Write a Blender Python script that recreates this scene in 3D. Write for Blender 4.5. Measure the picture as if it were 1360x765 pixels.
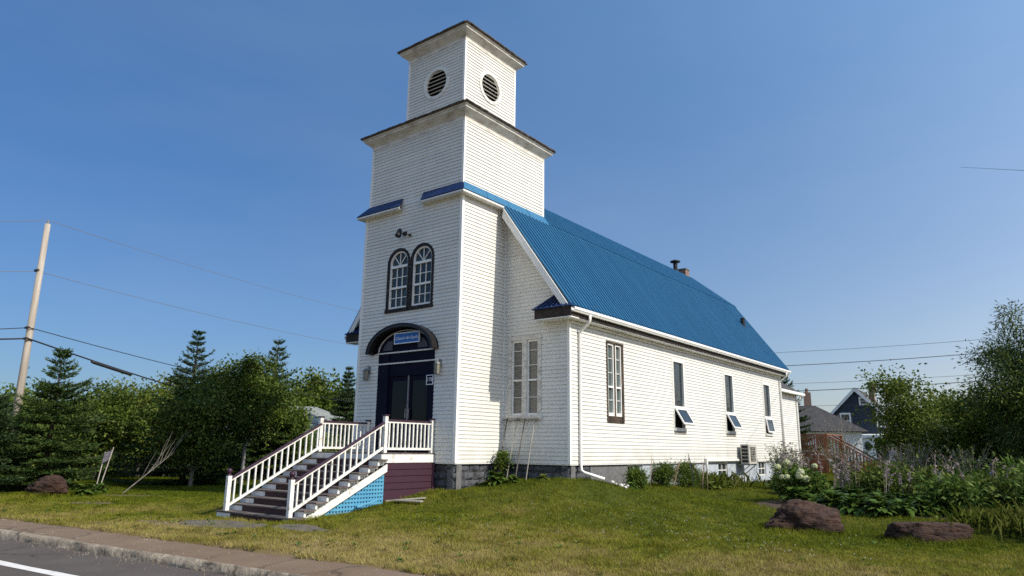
import bpy, math, random
import numpy as np
from mathutils import Vector, Matrix, noise

scene = bpy.context.scene
for o in list(bpy.data.objects):
    bpy.data.objects.remove(o, do_unlink=True)
COL = scene.collection
R = math.radians
rng = np.random.default_rng(7)

# ------------------------------------------------------------------ camera
def make_camera(loc, pitch, yaw, roll, lens):
    p, y, r = R(pitch), R(yaw), R(roll)
    fw = Vector((-math.sin(y)*math.cos(p), math.cos(y)*math.cos(p), math.sin(p)))
    rt = Vector((math.cos(y), math.sin(y), 0))
    up = rt.cross(fw)
    r2 = rt*math.cos(r) + up*math.sin(r)
    u2 = -rt*math.sin(r) + up*math.cos(r)
    cd = bpy.data.cameras.new('camera')
    cd.sensor_width = 36; cd.lens = lens; cd.clip_end = 3000; cd.clip_start = .1
    co = bpy.data.objects.new('camera', cd); COL.objects.link(co)
    m = Matrix((r2, u2, -fw)).transposed().to_4x4()
    m.translation = loc
    co.matrix_world = m
    scene.camera = co
CAM = Vector((12.654, -13.963, .397)); YAW = 37.842
make_camera(CAM, 12.819, YAW, .743, 24.72)

# ------------------------------------------------------------------ sky, sun, exposure
SUN_EL, SUN_AZ = 40.0, 86.0          # azimuth clockwise from +Y
w = bpy.data.worlds.new('World'); scene.world = w; w.use_nodes = True
nt = w.node_tree; nt.nodes.clear()
sky = nt.nodes.new('ShaderNodeTexSky'); sky.sky_type = 'NISHITA'; sky.sun_disc = False
sky.sun_elevation = R(SUN_EL); sky.sun_rotation = R(SUN_AZ)
sky.altitude = 0; sky.air_density = 1.0; sky.dust_density = .6; sky.ozone_density = 2.5
bg = nt.nodes.new('ShaderNodeBackground'); bg.inputs['Strength'].default_value = .085
out = nt.nodes.new('ShaderNodeOutputWorld')
# summer haze: the sky pales towards the sun's side and is a deeper blue away from it
tcw = nt.nodes.new('ShaderNodeTexCoord'); sxyz = nt.nodes.new('ShaderNodeSeparateXYZ'); nt.links.new(tcw.outputs['Generated'], sxyz.inputs[0])
def wmath(op, a, b, clamp=None):
    n = nt.nodes.new('ShaderNodeMath'); n.operation = op
    for i, v in enumerate((a, b)):
        if isinstance(v, (int, float)): n.inputs[i].default_value = v
        else: nt.links.new(v, n.inputs[i])
    return n.outputs[0]
dxw = wmath('MINIMUM', sxyz.outputs[0], .12); dzw = wmath('MINIMUM', wmath('MAXIMUM', sxyz.outputs[2], 0.0), .56)
comb = nt.nodes.new('ShaderNodeCombineXYZ')
for i, (a_, b_, c_) in enumerate(((.335, 1.271, .50), (.135, .812, 1.05), (.125, .481, 1.036))):
    e_ = wmath('ADD', wmath('ADD', wmath('MULTIPLY', dxw, b_), a_), wmath('MULTIPLY', dzw, c_))
    nt.links.new(wmath('POWER', math.e, e_), comb.inputs[i])
vm = nt.nodes.new('ShaderNodeVectorMath'); vm.operation = 'MULTIPLY'
nt.links.new(sky.outputs[0], vm.inputs[0]); nt.links.new(comb.outputs[0], vm.inputs[1])
wn = nt.nodes.new('ShaderNodeTexNoise'); wn.inputs['Scale'].default_value = 2.2; wn.inputs['Detail'].default_value = 5; wn.inputs['Roughness'].default_value = .55
wm = nt.nodes.new('ShaderNodeMapping'); wm.inputs['Rotation'].default_value = (0, .5, .3); wm.inputs['Scale'].default_value = (1, .6, 2.6)
nt.links.new(tcw.outputs['Generated'], wm.inputs[0]); nt.links.new(wm.outputs[0], wn.inputs['Vector'])
wr = nt.nodes.new('ShaderNodeMapRange'); wr.inputs[1].default_value = .35; wr.inputs[2].default_value = .75; wr.inputs[3].default_value = 0; wr.inputs[4].default_value = .06
nt.links.new(wn.outputs['Fac'], wr.inputs[0])
wx = nt.nodes.new('ShaderNodeMix'); wx.data_type = 'RGBA'; wx.inputs[7].default_value = (7.2, 7.6, 8.0, 1)
nt.links.new(wr.outputs[0], wx.inputs[0]); nt.links.new(vm.outputs[0], wx.inputs[6])
nt.links.new(wx.outputs[2], bg.inputs[0]); nt.links.new(bg.outputs[0], out.inputs[0])
sd = bpy.data.lights.new('sun', 'SUN'); sd.energy = 3.9; sd.angle = R(.53); sd.color = (1, .925, .79)
so = bpy.data.objects.new('sun', sd); COL.objects.link(so); so.location = (40, 3, 34)
sdir = Vector((math.sin(R(SUN_AZ))*math.cos(R(SUN_EL)), math.cos(R(SUN_AZ))*math.cos(R(SUN_EL)), math.sin(R(SUN_EL))))
so.rotation_euler = sdir.to_track_quat('Z', 'Y').to_euler()
vs = scene.view_settings
vs.view_transform = 'Standard'; vs.look = 'None'; vs.exposure = 0.36; vs.gamma = 1; vs.use_curve_mapping = False
scene.cycles.max_bounces = 6; scene.cycles.diffuse_bounces = 3; scene.cycles.glossy_bounces = 3
scene.cycles.transmission_bounces = 4; scene.cycles.transparent_max_bounces = 8
scene.cycles.use_denoising = False; scene.cycles.filter_width = 1.55

# ------------------------------------------------------------------ materials
def _n(t, kind, **kw):
    n = t.nodes.new(kind)
    for k, v in kw.items(): setattr(n, k, v)
    return n
def pm(name, c1, c2=None, c3=None, rough=.7, scale=4, detail=6, stretch=(1, 1, 1), lo=.35, hi=.65,
       bump=0, bscale=30, bdist=.02, metal=0, spec=.4, fine=0.0, island=0.0, transl=0.0, coat=0.0):
    m = bpy.data.materials.new(name); m.use_nodes = True
    t = m.node_tree; b = t.nodes['Principled BSDF']
    b.inputs['Roughness'].default_value = rough; b.inputs['Metallic'].default_value = metal
    b.inputs['Specular IOR Level'].default_value = spec
    b.inputs['Coat Weight'].default_value = coat
    tc = _n(t, 'ShaderNodeTexCoord'); mp = _n(t, 'ShaderNodeMapping'); mp.inputs['Scale'].default_value = stretch
    t.links.new(tc.outputs['Object'], mp.inputs[0])
    col = None
    if c2 is not None:
        nz = _n(t, 'ShaderNodeTexNoise'); nz.inputs['Scale'].default_value = scale; nz.inputs['Detail'].default_value = detail
        nz.inputs['Roughness'].default_value = .62
        t.links.new(mp.outputs[0], nz.inputs['Vector'])
        fac = nz.outputs['Fac']
        if island:
            g = _n(t, 'ShaderNodeNewGeometry')
            mx = _n(t, 'ShaderNodeMix'); mx.inputs[0].default_value = island
            t.links.new(fac, mx.inputs[2]); t.links.new(g.outputs['Random Per Island'], mx.inputs[3]); fac = mx.outputs[0]
        cr = _n(t, 'ShaderNodeValToRGB'); e = cr.color_ramp.elements
        e[0].position = lo; e[0].color = (*c1, 1); e[1].position = hi; e[1].color = (*c2, 1)
        if c3 is not None:
            x = e.new(min(.98, hi + .12)); x.color = (*c3, 1)
        t.links.new(fac, cr.inputs[0]); col = cr.outputs[0]
        if fine:
            n2 = _n(t, 'ShaderNodeTexNoise'); n2.inputs['Scale'].default_value = bscale*2; n2.inputs['Detail'].default_value = 3
            t.links.new(tc.outputs['Object'], n2.inputs['Vector'])
            mr = _n(t, 'ShaderNodeMapRange'); mr.inputs[1].default_value = .3; mr.inputs[2].default_value = .7
            mr.inputs[3].default_value = 1-fine; mr.inputs[4].default_value = 1+fine
            t.links.new(n2.outputs['Fac'], mr.inputs[0])
            ml = _n(t, 'ShaderNodeVectorMath', operation='SCALE'); t.links.new(col, ml.inputs[0]); t.links.new(mr.outputs[0], ml.inputs['Scale'])
            col = ml.outputs[0]
        t.links.new(col, b.inputs['Base Color'])
    else:
        b.inputs['Base Color'].default_value = (*c1, 1)
    if bump:
        n3 = _n(t, 'ShaderNodeTexNoise'); n3.inputs['Scale'].default_value = bscale; n3.inputs['Detail'].default_value = 5
        t.links.new(mp.outputs[0], n3.inputs['Vector'])
        bp = _n(t, 'ShaderNodeBump'); bp.inputs['Strength'].default_value = bump; bp.inputs['Distance'].default_value = bdist
        t.links.new(n3.outputs['Fac'], bp.inputs['Height']); t.links.new(bp.outputs[0], b.inputs['Normal'])
    if transl:
        tr = _n(t, 'ShaderNodeBsdfTranslucent'); mxs = _n(t, 'ShaderNodeMixShader'); mxs.inputs[0].default_value = transl
        if col is not None: t.links.new(col, tr.inputs[0])
        else: tr.inputs[0].default_value = (*c1, 1)
        t.links.new(b.outputs[0], mxs.inputs[1]); t.links.new(tr.outputs[0], mxs.inputs[2])
        t.links.new(mxs.outputs[0], t.nodes['Material Output'].inputs[0])
    return m

M = {}
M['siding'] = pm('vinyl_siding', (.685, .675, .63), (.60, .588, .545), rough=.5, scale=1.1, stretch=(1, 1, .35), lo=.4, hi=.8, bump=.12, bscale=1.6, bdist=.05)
def siding_detail(m):
    t = m.node_tree; b = t.nodes['Principled BSDF']; src = b.inputs['Base Color'].links[0].from_socket
    g = _n(t, 'ShaderNodeNewGeometry'); sp = _n(t, 'ShaderNodeSeparateXYZ'); t.links.new(g.outputs['Position'], sp.inputs[0])
    def ma(op, a, b_=0.0):
        n = _n(t, 'ShaderNodeMath', operation=op)
        for i, v in enumerate((a, b_)):
            if isinstance(v, (int, float)): n.inputs[i].default_value = v
            else: t.links.new(v, n.inputs[i])
        return n.outputs[0]
    row = ma('FLOOR', ma('DIVIDE', sp.outputs[2], .218)); u = ma('ADD', sp.outputs[0], sp.outputs[1])
    w1 = _n(t, 'ShaderNodeTexWhiteNoise', noise_dimensions='1D'); t.links.new(row, w1.inputs['W'])
    uu = ma('ADD', ma('DIVIDE', u, 3.66), w1.outputs['Value']); colm = ma('FLOOR', uu)
    cb = _n(t, 'ShaderNodeCombineXYZ'); t.links.new(row, cb.inputs[0]); t.links.new(colm, cb.inputs[1])
    w2 = _n(t, 'ShaderNodeTexWhiteNoise', noise_dimensions='3D'); t.links.new(cb.outputs[0], w2.inputs['Vector'])
    joint = ma('LESS_THAN', ma('FRACT', uu), .0028)
    tone = ma('MULTIPLY', ma('ADD', ma('MULTIPLY', w2.outputs['Value'], .075), .945), ma('SUBTRACT', 1.0, ma('MULTIPLY', joint, .25)))
    sc = _n(t, 'ShaderNodeVectorMath', operation='SCALE'); t.links.new(src, sc.inputs[0]); t.links.new(tone, sc.inputs['Scale'])
    nz = _n(t, 'ShaderNodeTexNoise'); nz.inputs['Scale'].default_value = 2.4; nz.inputs['Detail'].default_value = 7; t.links.new(g.outputs['Position'], nz.inputs['Vector'])
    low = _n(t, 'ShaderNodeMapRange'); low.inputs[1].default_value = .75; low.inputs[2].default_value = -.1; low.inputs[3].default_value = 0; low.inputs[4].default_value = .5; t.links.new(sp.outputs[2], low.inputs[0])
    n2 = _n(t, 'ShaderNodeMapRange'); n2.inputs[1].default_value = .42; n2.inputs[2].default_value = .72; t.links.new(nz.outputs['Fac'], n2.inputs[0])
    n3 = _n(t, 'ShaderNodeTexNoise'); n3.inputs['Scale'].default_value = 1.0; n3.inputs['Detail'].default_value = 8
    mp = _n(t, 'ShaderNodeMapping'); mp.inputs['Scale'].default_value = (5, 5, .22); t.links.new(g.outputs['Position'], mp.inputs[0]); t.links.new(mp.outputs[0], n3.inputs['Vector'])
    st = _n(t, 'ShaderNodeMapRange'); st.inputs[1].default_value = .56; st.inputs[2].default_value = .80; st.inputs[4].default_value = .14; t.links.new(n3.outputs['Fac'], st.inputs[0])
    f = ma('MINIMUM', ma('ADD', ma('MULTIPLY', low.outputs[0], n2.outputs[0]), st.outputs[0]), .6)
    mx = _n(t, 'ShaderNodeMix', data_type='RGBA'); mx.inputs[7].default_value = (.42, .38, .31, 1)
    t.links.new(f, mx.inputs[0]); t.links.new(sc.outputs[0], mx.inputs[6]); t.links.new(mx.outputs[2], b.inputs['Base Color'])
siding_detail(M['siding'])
M['trim'] = pm('white_trim', (.80, .79, .75), (.70, .68, .63), rough=.5, scale=3, lo=.45, hi=.75)
M['old_white'] = pm('weathered_white', (.64, .62, .57), (.40, .36, .31), rough=.8, scale=2.6, detail=10, stretch=(1, 1, 3), lo=.45, hi=.68, bump=.3, bscale=30, bdist=.01)
M['worn_white'] = pm('worn_white_paint', (.72, .71, .66), (.38, .34, .28), rough=.7, scale=8, detail=10, lo=.53, hi=.70)
M['roof'] = pm('blue_metal_roof', (.024, .128, .252), (.034, .158, .295), (.050, .182, .32), rough=.45, scale=1.3, detail=8, stretch=(.25, 3.0, .25), lo=.34, hi=.66, spec=.4, bump=.08, bscale=2.5, bdist=.03)
M['roof_shaded'] = pm('shaded_blue_metal', (.005, .020, .085), (.006, .026, .10), rough=.45, scale=2)  # roof blue with the shade of front-facing slopes put into the colour
M['shingle'] = pm('brown_shingle', (.06, .052, .047), (.14, .12, .105), rough=.95, scale=9, detail=8, bump=.5, bscale=25)
M['fascia'] = pm('dark_fascia', (.015, .011, .010), (.040, .028, .022), rough=.8, scale=5, stretch=(1, .3, 1))
M['gutter'] = pm('white_gutter', (.80, .79, .76), (.66, .64, .60), rough=.4, scale=2.5, lo=.5, hi=.8)
M['stone'] = pm('rockface_block', (.030, .032, .038), (.105, .11, .12), rough=.95, scale=7, detail=9, bump=1, bscale=12, bdist=.05)
M['mortar'] = pm('mortar', (.10, .10, .10), (.16, .16, .16), rough=.95, scale=9)
M['concrete_blue'] = pm('painted_concrete', (.42, .46, .51), (.29, .31, .34), rough=.9, scale=2.5, detail=8, lo=.4, hi=.75, bump=.2, bscale=20)
M['navy'] = pm('navy_paint', (.0035, .0035, .013), (.006, .006, .020), rough=.55, scale=3, spec=.1)
M['black_trim'] = pm('peeling_dark_trim', (.012, .011, .011), (.09, .07, .055), rough=.75, scale=8, detail=9, lo=.55, hi=.78)
M['hood'] = pm('hood_paint', (.008, .007, .008), (.014, .011, .010), rough=.35, scale=4)
M['brown_trim'] = pm('rotten_brown_trim', (.028, .020, .014), (.17, .11, .07), rough=.85, scale=5, detail=10, stretch=(1, 1, .3), lo=.45, hi=.75)
M['glass'] = pm('window_glass', (.008, .014, .017), (.022, .034, .038), rough=.04, scale=1.5, spec=.5, bump=.12, bscale=1.2, bdist=.05)
M['glass_green'] = pm('wavy_glass', (.05, .075, .072), (.10, .125, .115), rough=.06, scale=2.0, spec=.9, bump=.05, bscale=2.5, bdist=.05)
M['door_glass'] = pm('door_glass', (.003, .004, .005), rough=.05, spec=.18)
M['blind'] = pm('window_blind', (.20, .185, .155), (.12, .11, .095), rough=.3, scale=3, stretch=(1, 1, 6), spec=.5)
M['grey_pane'] = pm('dull_pane', (.05, .045, .055), rough=.25, spec=.3)
M['purple'] = pm('dark_purple_paint', (.030, .010, .018), (.044, .016, .036), rough=.5, scale=4)
M['purple_board'] = pm('peeling_purple_board', (.044, .012, .026), (.036, .010, .022), (.34, .28, .26), rough=.7, scale=7, detail=10, stretch=(1, .35, 1), lo=.3, hi=.66)
M['riser'] = pm('maroon_riser', (.040, .014, .017), (.075, .035, .032), rough=.75, scale=4, detail=8, stretch=(.5, 1, 1))
M['tread'] = pm('worn_tread', (.060, .042, .038), (.17, .145, .13), rough=.85, scale=3, detail=9, stretch=(.5, 2, 1))
M['grey_side'] = pm('grey_white_paint', (.74, .74, .72), (.56, .55, .53), rough=.8, scale=5, lo=.5, hi=.8)
M['lattice'] = pm('turquoise_lattice', (.070, .265, .43), (.095, .32, .48), (.22, .36, .45), rough=.6, scale=4, lo=.35, hi=.7)
M['metal_dark'] = pm('dark_metal', (.02, .02, .021), rough=.5, metal=.4)
M['metal_grey'] = pm('grey_metal', (.30, .30, .29), (.2, .2, .2), rough=.45, metal=.7, scale=8)
M['lamp_glass'] = pm('lamp_glass', (.20, .19, .15), rough=.2)
M['ac'] = pm('heat_pump_case', (.50, .48, .42), (.44, .42, .37), rough=.5, scale=3)
M['black'] = pm('black_void', (.006, .006, .006), rough=.9)
M['sign_blue'] = pm('sign_blue', (.018, .12, .40), rough=.4)
M['sign_white'] = pm('sign_lettering', (.72, .78, .84), rough=.5)
M['brick'] = pm('chimney_brick', (.16, .09, .065), (.28, .19, .15), rough=.95, scale=9, detail=8)
M['asphalt'] = pm('asphalt', (.075, .061, .051), (.102, .085, .073), rough=.95, scale=1.2, detail=8, lo=.3, hi=.7, bump=.35, bscale=90, bdist=.01, fine=.35)
M['walk'] = pm('reddish_sidewalk', (.150, .100, .062), (.205, .145, .098), (.255, .19, .14), rough=.95, scale=1.0, detail=9, lo=.3, hi=.66, bump=.35, bscale=70, bdist=.01, fine=.28)
M['kerb'] = pm('old_concrete', (.13, .10, .07), (.33, .275, .205), rough=.95, scale=2.6, detail=10, lo=.3, hi=.62, bump=.8, bscale=11, bdist=.04, fine=.2)
M['sign_dark'] = pm('weathered_sign', (.05, .045, .06), (.14, .13, .15), rough=.8, scale=9, detail=8, lo=.42, hi=.62)
M['line'] = pm('road_paint', (.72, .70, .66), (.50, .48, .45), rough=.8, scale=7, detail=9, lo=.5, hi=.75)
M['path'] = pm('broken_path', (.085, .072, .056), (.15, .128, .10), rough=.95, scale=3, detail=9, bump=.6, bscale=25, bdist=.02)
M['rock'] = pm('red_sandstone', (.026, .013, .009), (.080, .041, .027), (.17, .098, .066), rough=.95, scale=3.0, detail=11, stretch=(.7, .7, 3.2), lo=.33, hi=.66, bump=1.0, bscale=12, bdist=.10)
M['pole'] = pm('weathered_pole', (.30, .255, .205), (.44, .39, .33), rough=.9, scale=5, detail=8, stretch=(2, 2, .15), bump=.4, bscale=20, bdist=.02)
M['cable'] = pm('black_cable', (.02, .02, .022), rough=.6)
M['wire_grey'] = pm('aluminium_wire', (.16, .17, .19), rough=.5)
M['deck_red'] = pm('red_cedar_stain', (.20, .075, .032), (.31, .12, .052), rough=.7, scale=4, detail=7, stretch=(1, 1, .4))
M['wood_grey'] = pm('grey_lumber', (.30, .27, .23), (.42, .39, .34), rough=.9, scale=4, stretch=(.4, 1, 1))
M['navy_siding'] = pm('navy_clapboard', (.014, .022, .040), (.02, .03, .052), rough=.6, scale=3)
M['grey_roof'] = pm('grey_asphalt_shingle', (.045, .044, .046), (.075, .072, .074), rough=.95, scale=2.2, detail=9, bump=.5, bscale=12)
M['pale_roof'] = pm('pale_green_roof', (.25, .27, .25), (.19, .205, .19), rough=.9, scale=2)
M['soil'] = pm('garden_soil', (.035, .022, .015), (.085, .052, .036), rough=1, scale=4, detail=8, bump=.8, bscale=20, bdist=.05)
M['soil_dry'] = pm('dry_earth', (.10, .07, .04), (.20, .145, .095), rough=1, scale=3, detail=8, bump=.5, bscale=20)
M['bark'] = pm('grey_bark', (.11, .095, .08), (.21, .19, .165), rough=.95, scale=7, stretch=(1, 1, .3), bump=.5, bscale=18)
M['bark_dark'] = pm('spruce_bark', (.045, .034, .028), (.085, .066, .052), rough=.95, scale=6, stretch=(1, 1, .3))
M['birch_bark'] = pm('pale_bark', (.40, .385, .36), (.24, .22, .20), rough=.85, scale=5, stretch=(1, 1, 2), lo=.45, hi=.75)
def leafm(name, a, b, c, transl=.3, rough=.55, scale=.6, isl=.6):
    return pm(name, a, b, c, rough=rough, scale=scale, island=isl, transl=transl, lo=.25, hi=.62, spec=.12)
M['lf_spruce'] = leafm('spruce_needles', (.026, .052, .014), (.060, .100, .02), (.110, .155, .045), transl=.12)
M['lf_spruce_blue'] = leafm('dark_spruce_needles', (.020, .042, .014), (.045, .080, .028), (.085, .125, .048), transl=.12)
M['lf_dark'] = leafm('dark_leaves', (.034, .060, .010), (.082, .118, .020), (.165, .198, .040), transl=.28)
M['lf_mid'] = leafm('mid_leaves', (.055, .095, .012), (.110, .155, .022), (.185, .220, .040), transl=.32)
M['lf_yellow'] = leafm('yellowish_leaves', (.095, .118, .014), (.170, .180, .026), (.260, .250, .050), transl=.35)
M['lf_birch'] = leafm('birch_leaves', (.080, .115, .018), (.145, .180, .034), (.230, .250, .070), transl=.35)
M['lf_juniper'] = leafm('juniper_foliage', (.06, .085, .07), (.10, .13, .105), (.14, .17, .14), transl=.1)
M['lf_hosta'] = leafm('hosta_leaves', (.050, .098, .018), (.090, .150, .028), (.160, .220, .055), transl=.25, rough=.42, scale=2)
M['lf_low'] = leafm('low_plant_leaves', (.045, .090, .014), (.085, .140, .024), (.140, .185, .040), transl=.25, scale=2)
M['petal_lilac'] = leafm('lilac_flowers', (.22, .17, .19), (.30, .24, .25), (.42, .36, .36), transl=.3, scale=2)
M['stem_dry'] = leafm('dry_stems', (.20, .15, .12), (.29, .22, .18), (.36, .30, .26), transl=.1, scale=2)
M['petal_cream'] = leafm('cream_flowers', (.46, .50, .26), (.56, .58, .36), (.64, .64, .46), transl=.25, scale=3)
M['clover'] = pm('clover_flower', (.75, .73, .62), rough=.8)
M['twig'] = pm('bare_twigs', (.22, .19, .155), (.32, .285, .24), rough=.9, scale=3)

# ground and grass: position-driven mix of living and dry turf
def turf(name, greens, dries, island, transl):
    m = bpy.data.materials.new(name); m.use_nodes = True
    t = m.node_tree; b = t.nodes['Principled BSDF']; b.inputs['Roughness'].default_value = .75; b.inputs['Specular IOR Level'].default_value = .08
    g = _n(t, 'ShaderNodeNewGeometry'); sx = _n(t, 'ShaderNodeSeparateXYZ'); t.links.new(g.outputs['Position'], sx.inputs[0])
    mr = _n(t, 'ShaderNodeMapRange'); mr.inputs[1].default_value = -7.5; mr.inputs[2].default_value = 1.8
    mr.inputs[3].default_value = .33; mr.inputs[4].default_value = -.11
    t.links.new(sx.outputs['Y'], mr.inputs[0])
    mx_ = _n(t, 'ShaderNodeMapRange'); mx_.inputs[1].default_value = -9; mx_.inputs[2].default_value = 3; mx_.inputs[3].default_value = -.24; mx_.inputs[4].default_value = 0
    t.links.new(sx.outputs['X'], mx_.inputs[0]); ax_ = _n(t, 'ShaderNodeMath', operation='ADD'); t.links.new(mr.outputs[0], ax_.inputs[0]); t.links.new(mx_.outputs[0], ax_.inputs[1]); mr = ax_
    n1 = _n(t, 'ShaderNodeTexNoise'); n1.inputs['Scale'].default_value = .45; n1.inputs['Detail'].default_value = 7; n1.inputs['Roughness'].default_value = .68
    t.links.new(g.outputs['Position'], n1.inputs['Vector'])
    ad = _n(t, 'ShaderNodeMath', operation='ADD'); t.links.new(mr.outputs[0], ad.inputs[0]); t.links.new(n1.outputs['Fac'], ad.inputs[1])
    if island:
        mi = _n(t, 'ShaderNodeMapRange'); mi.inputs[3].default_value = -.13; mi.inputs[4].default_value = .13
        t.links.new(g.outputs['Random Per Island'], mi.inputs[0])
        a2 = _n(t, 'ShaderNodeMath', operation='ADD'); t.links.new(ad.outputs[0], a2.inputs[0]); t.links.new(mi.outputs[0], a2.inputs[1]); ad = a2
    cr = _n(t, 'ShaderNodeValToRGB'); e = cr.color_ramp.elements
    e[0].position = .34; e[0].color = (*greens[0], 1); e[1].position = .52; e[1].color = (*greens[1], 1)
    x = e.new(.66); x.color = (*dries[0], 1); x = e.new(.86); x.color = (*dries[1], 1)
    t.links.new(ad.outputs[0], cr.inputs[0]); t.links.new(cr.outputs[0], b.inputs['Base Color'])
    if transl:
        tr = _n(t, 'ShaderNodeBsdfTranslucent'); t.links.new(cr.outputs[0], tr.inputs[0])
        mx = _n(t, 'ShaderNodeMixShader'); mx.inputs[0].default_value = transl
        t.links.new(b.outputs[0], mx.inputs[1]); t.links.new(tr.outputs[0], mx.inputs[2]); t.links.new(mx.outputs[0], t.nodes['Material Output'].inputs[0])
    return m
M['ground'] = turf('turf_soil', ((.040, .052, .006), (.070, .076, .010)), ((.14, .105, .034), (.21, .155, .075)), False, 0)
M['grass'] = turf('grass_blades', ((.092, .118, .008), (.172, .182, .016)), ((.235, .208, .040), (.36, .29, .115)), True, .3)

# ------------------------------------------------------------------ object helpers
def tag(o, label=None, cat=None, group=None, kind=None):
    if label: o['label'] = label
    if cat: o['category'] = cat
    if group: o['group'] = group
    if kind: o['kind'] = kind
    return o
def thing(name, label, cat, loc=(0, 0, 0), group=None):
    o = bpy.data.objects.new(name, None); COL.objects.link(o); o.location = loc; o.empty_display_size = .3
    return tag(o, label, cat, group)
def wmat(o):
    m = Matrix.LocRotScale(o.location, o.rotation_euler, o.scale)
    return m if o.parent is None else wmat(o.parent) @ o.matrix_parent_inverse @ m
def link(o, parent):
    COL.objects.link(o)
    if parent is not None:
        o.parent = parent; o.matrix_parent_inverse = wmat(parent).inverted()
    return o
def np_mesh(name, V, F, mat, parent=None, smooth=False):
    V = np.asarray(V, np.float32); F = np.asarray(F, np.int32); k = F.shape[1]
    me = bpy.data.meshes.new(name)
    me.vertices.add(len(V)); me.vertices.foreach_set('co', V.ravel())
    me.loops.add(F.size); me.loops.foreach_set('vertex_index', F.ravel())
    me.polygons.add(len(F)); me.polygons.foreach_set('loop_start', np.arange(0, F.size, k, dtype=np.int32))
    if smooth: me.polygons.foreach_set('use_smooth', np.ones(len(F), bool))
    me.materials.append(mat); me.update(calc_edges=True); me.validate()
    return link(bpy.data.objects.new(name, me), parent)

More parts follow.
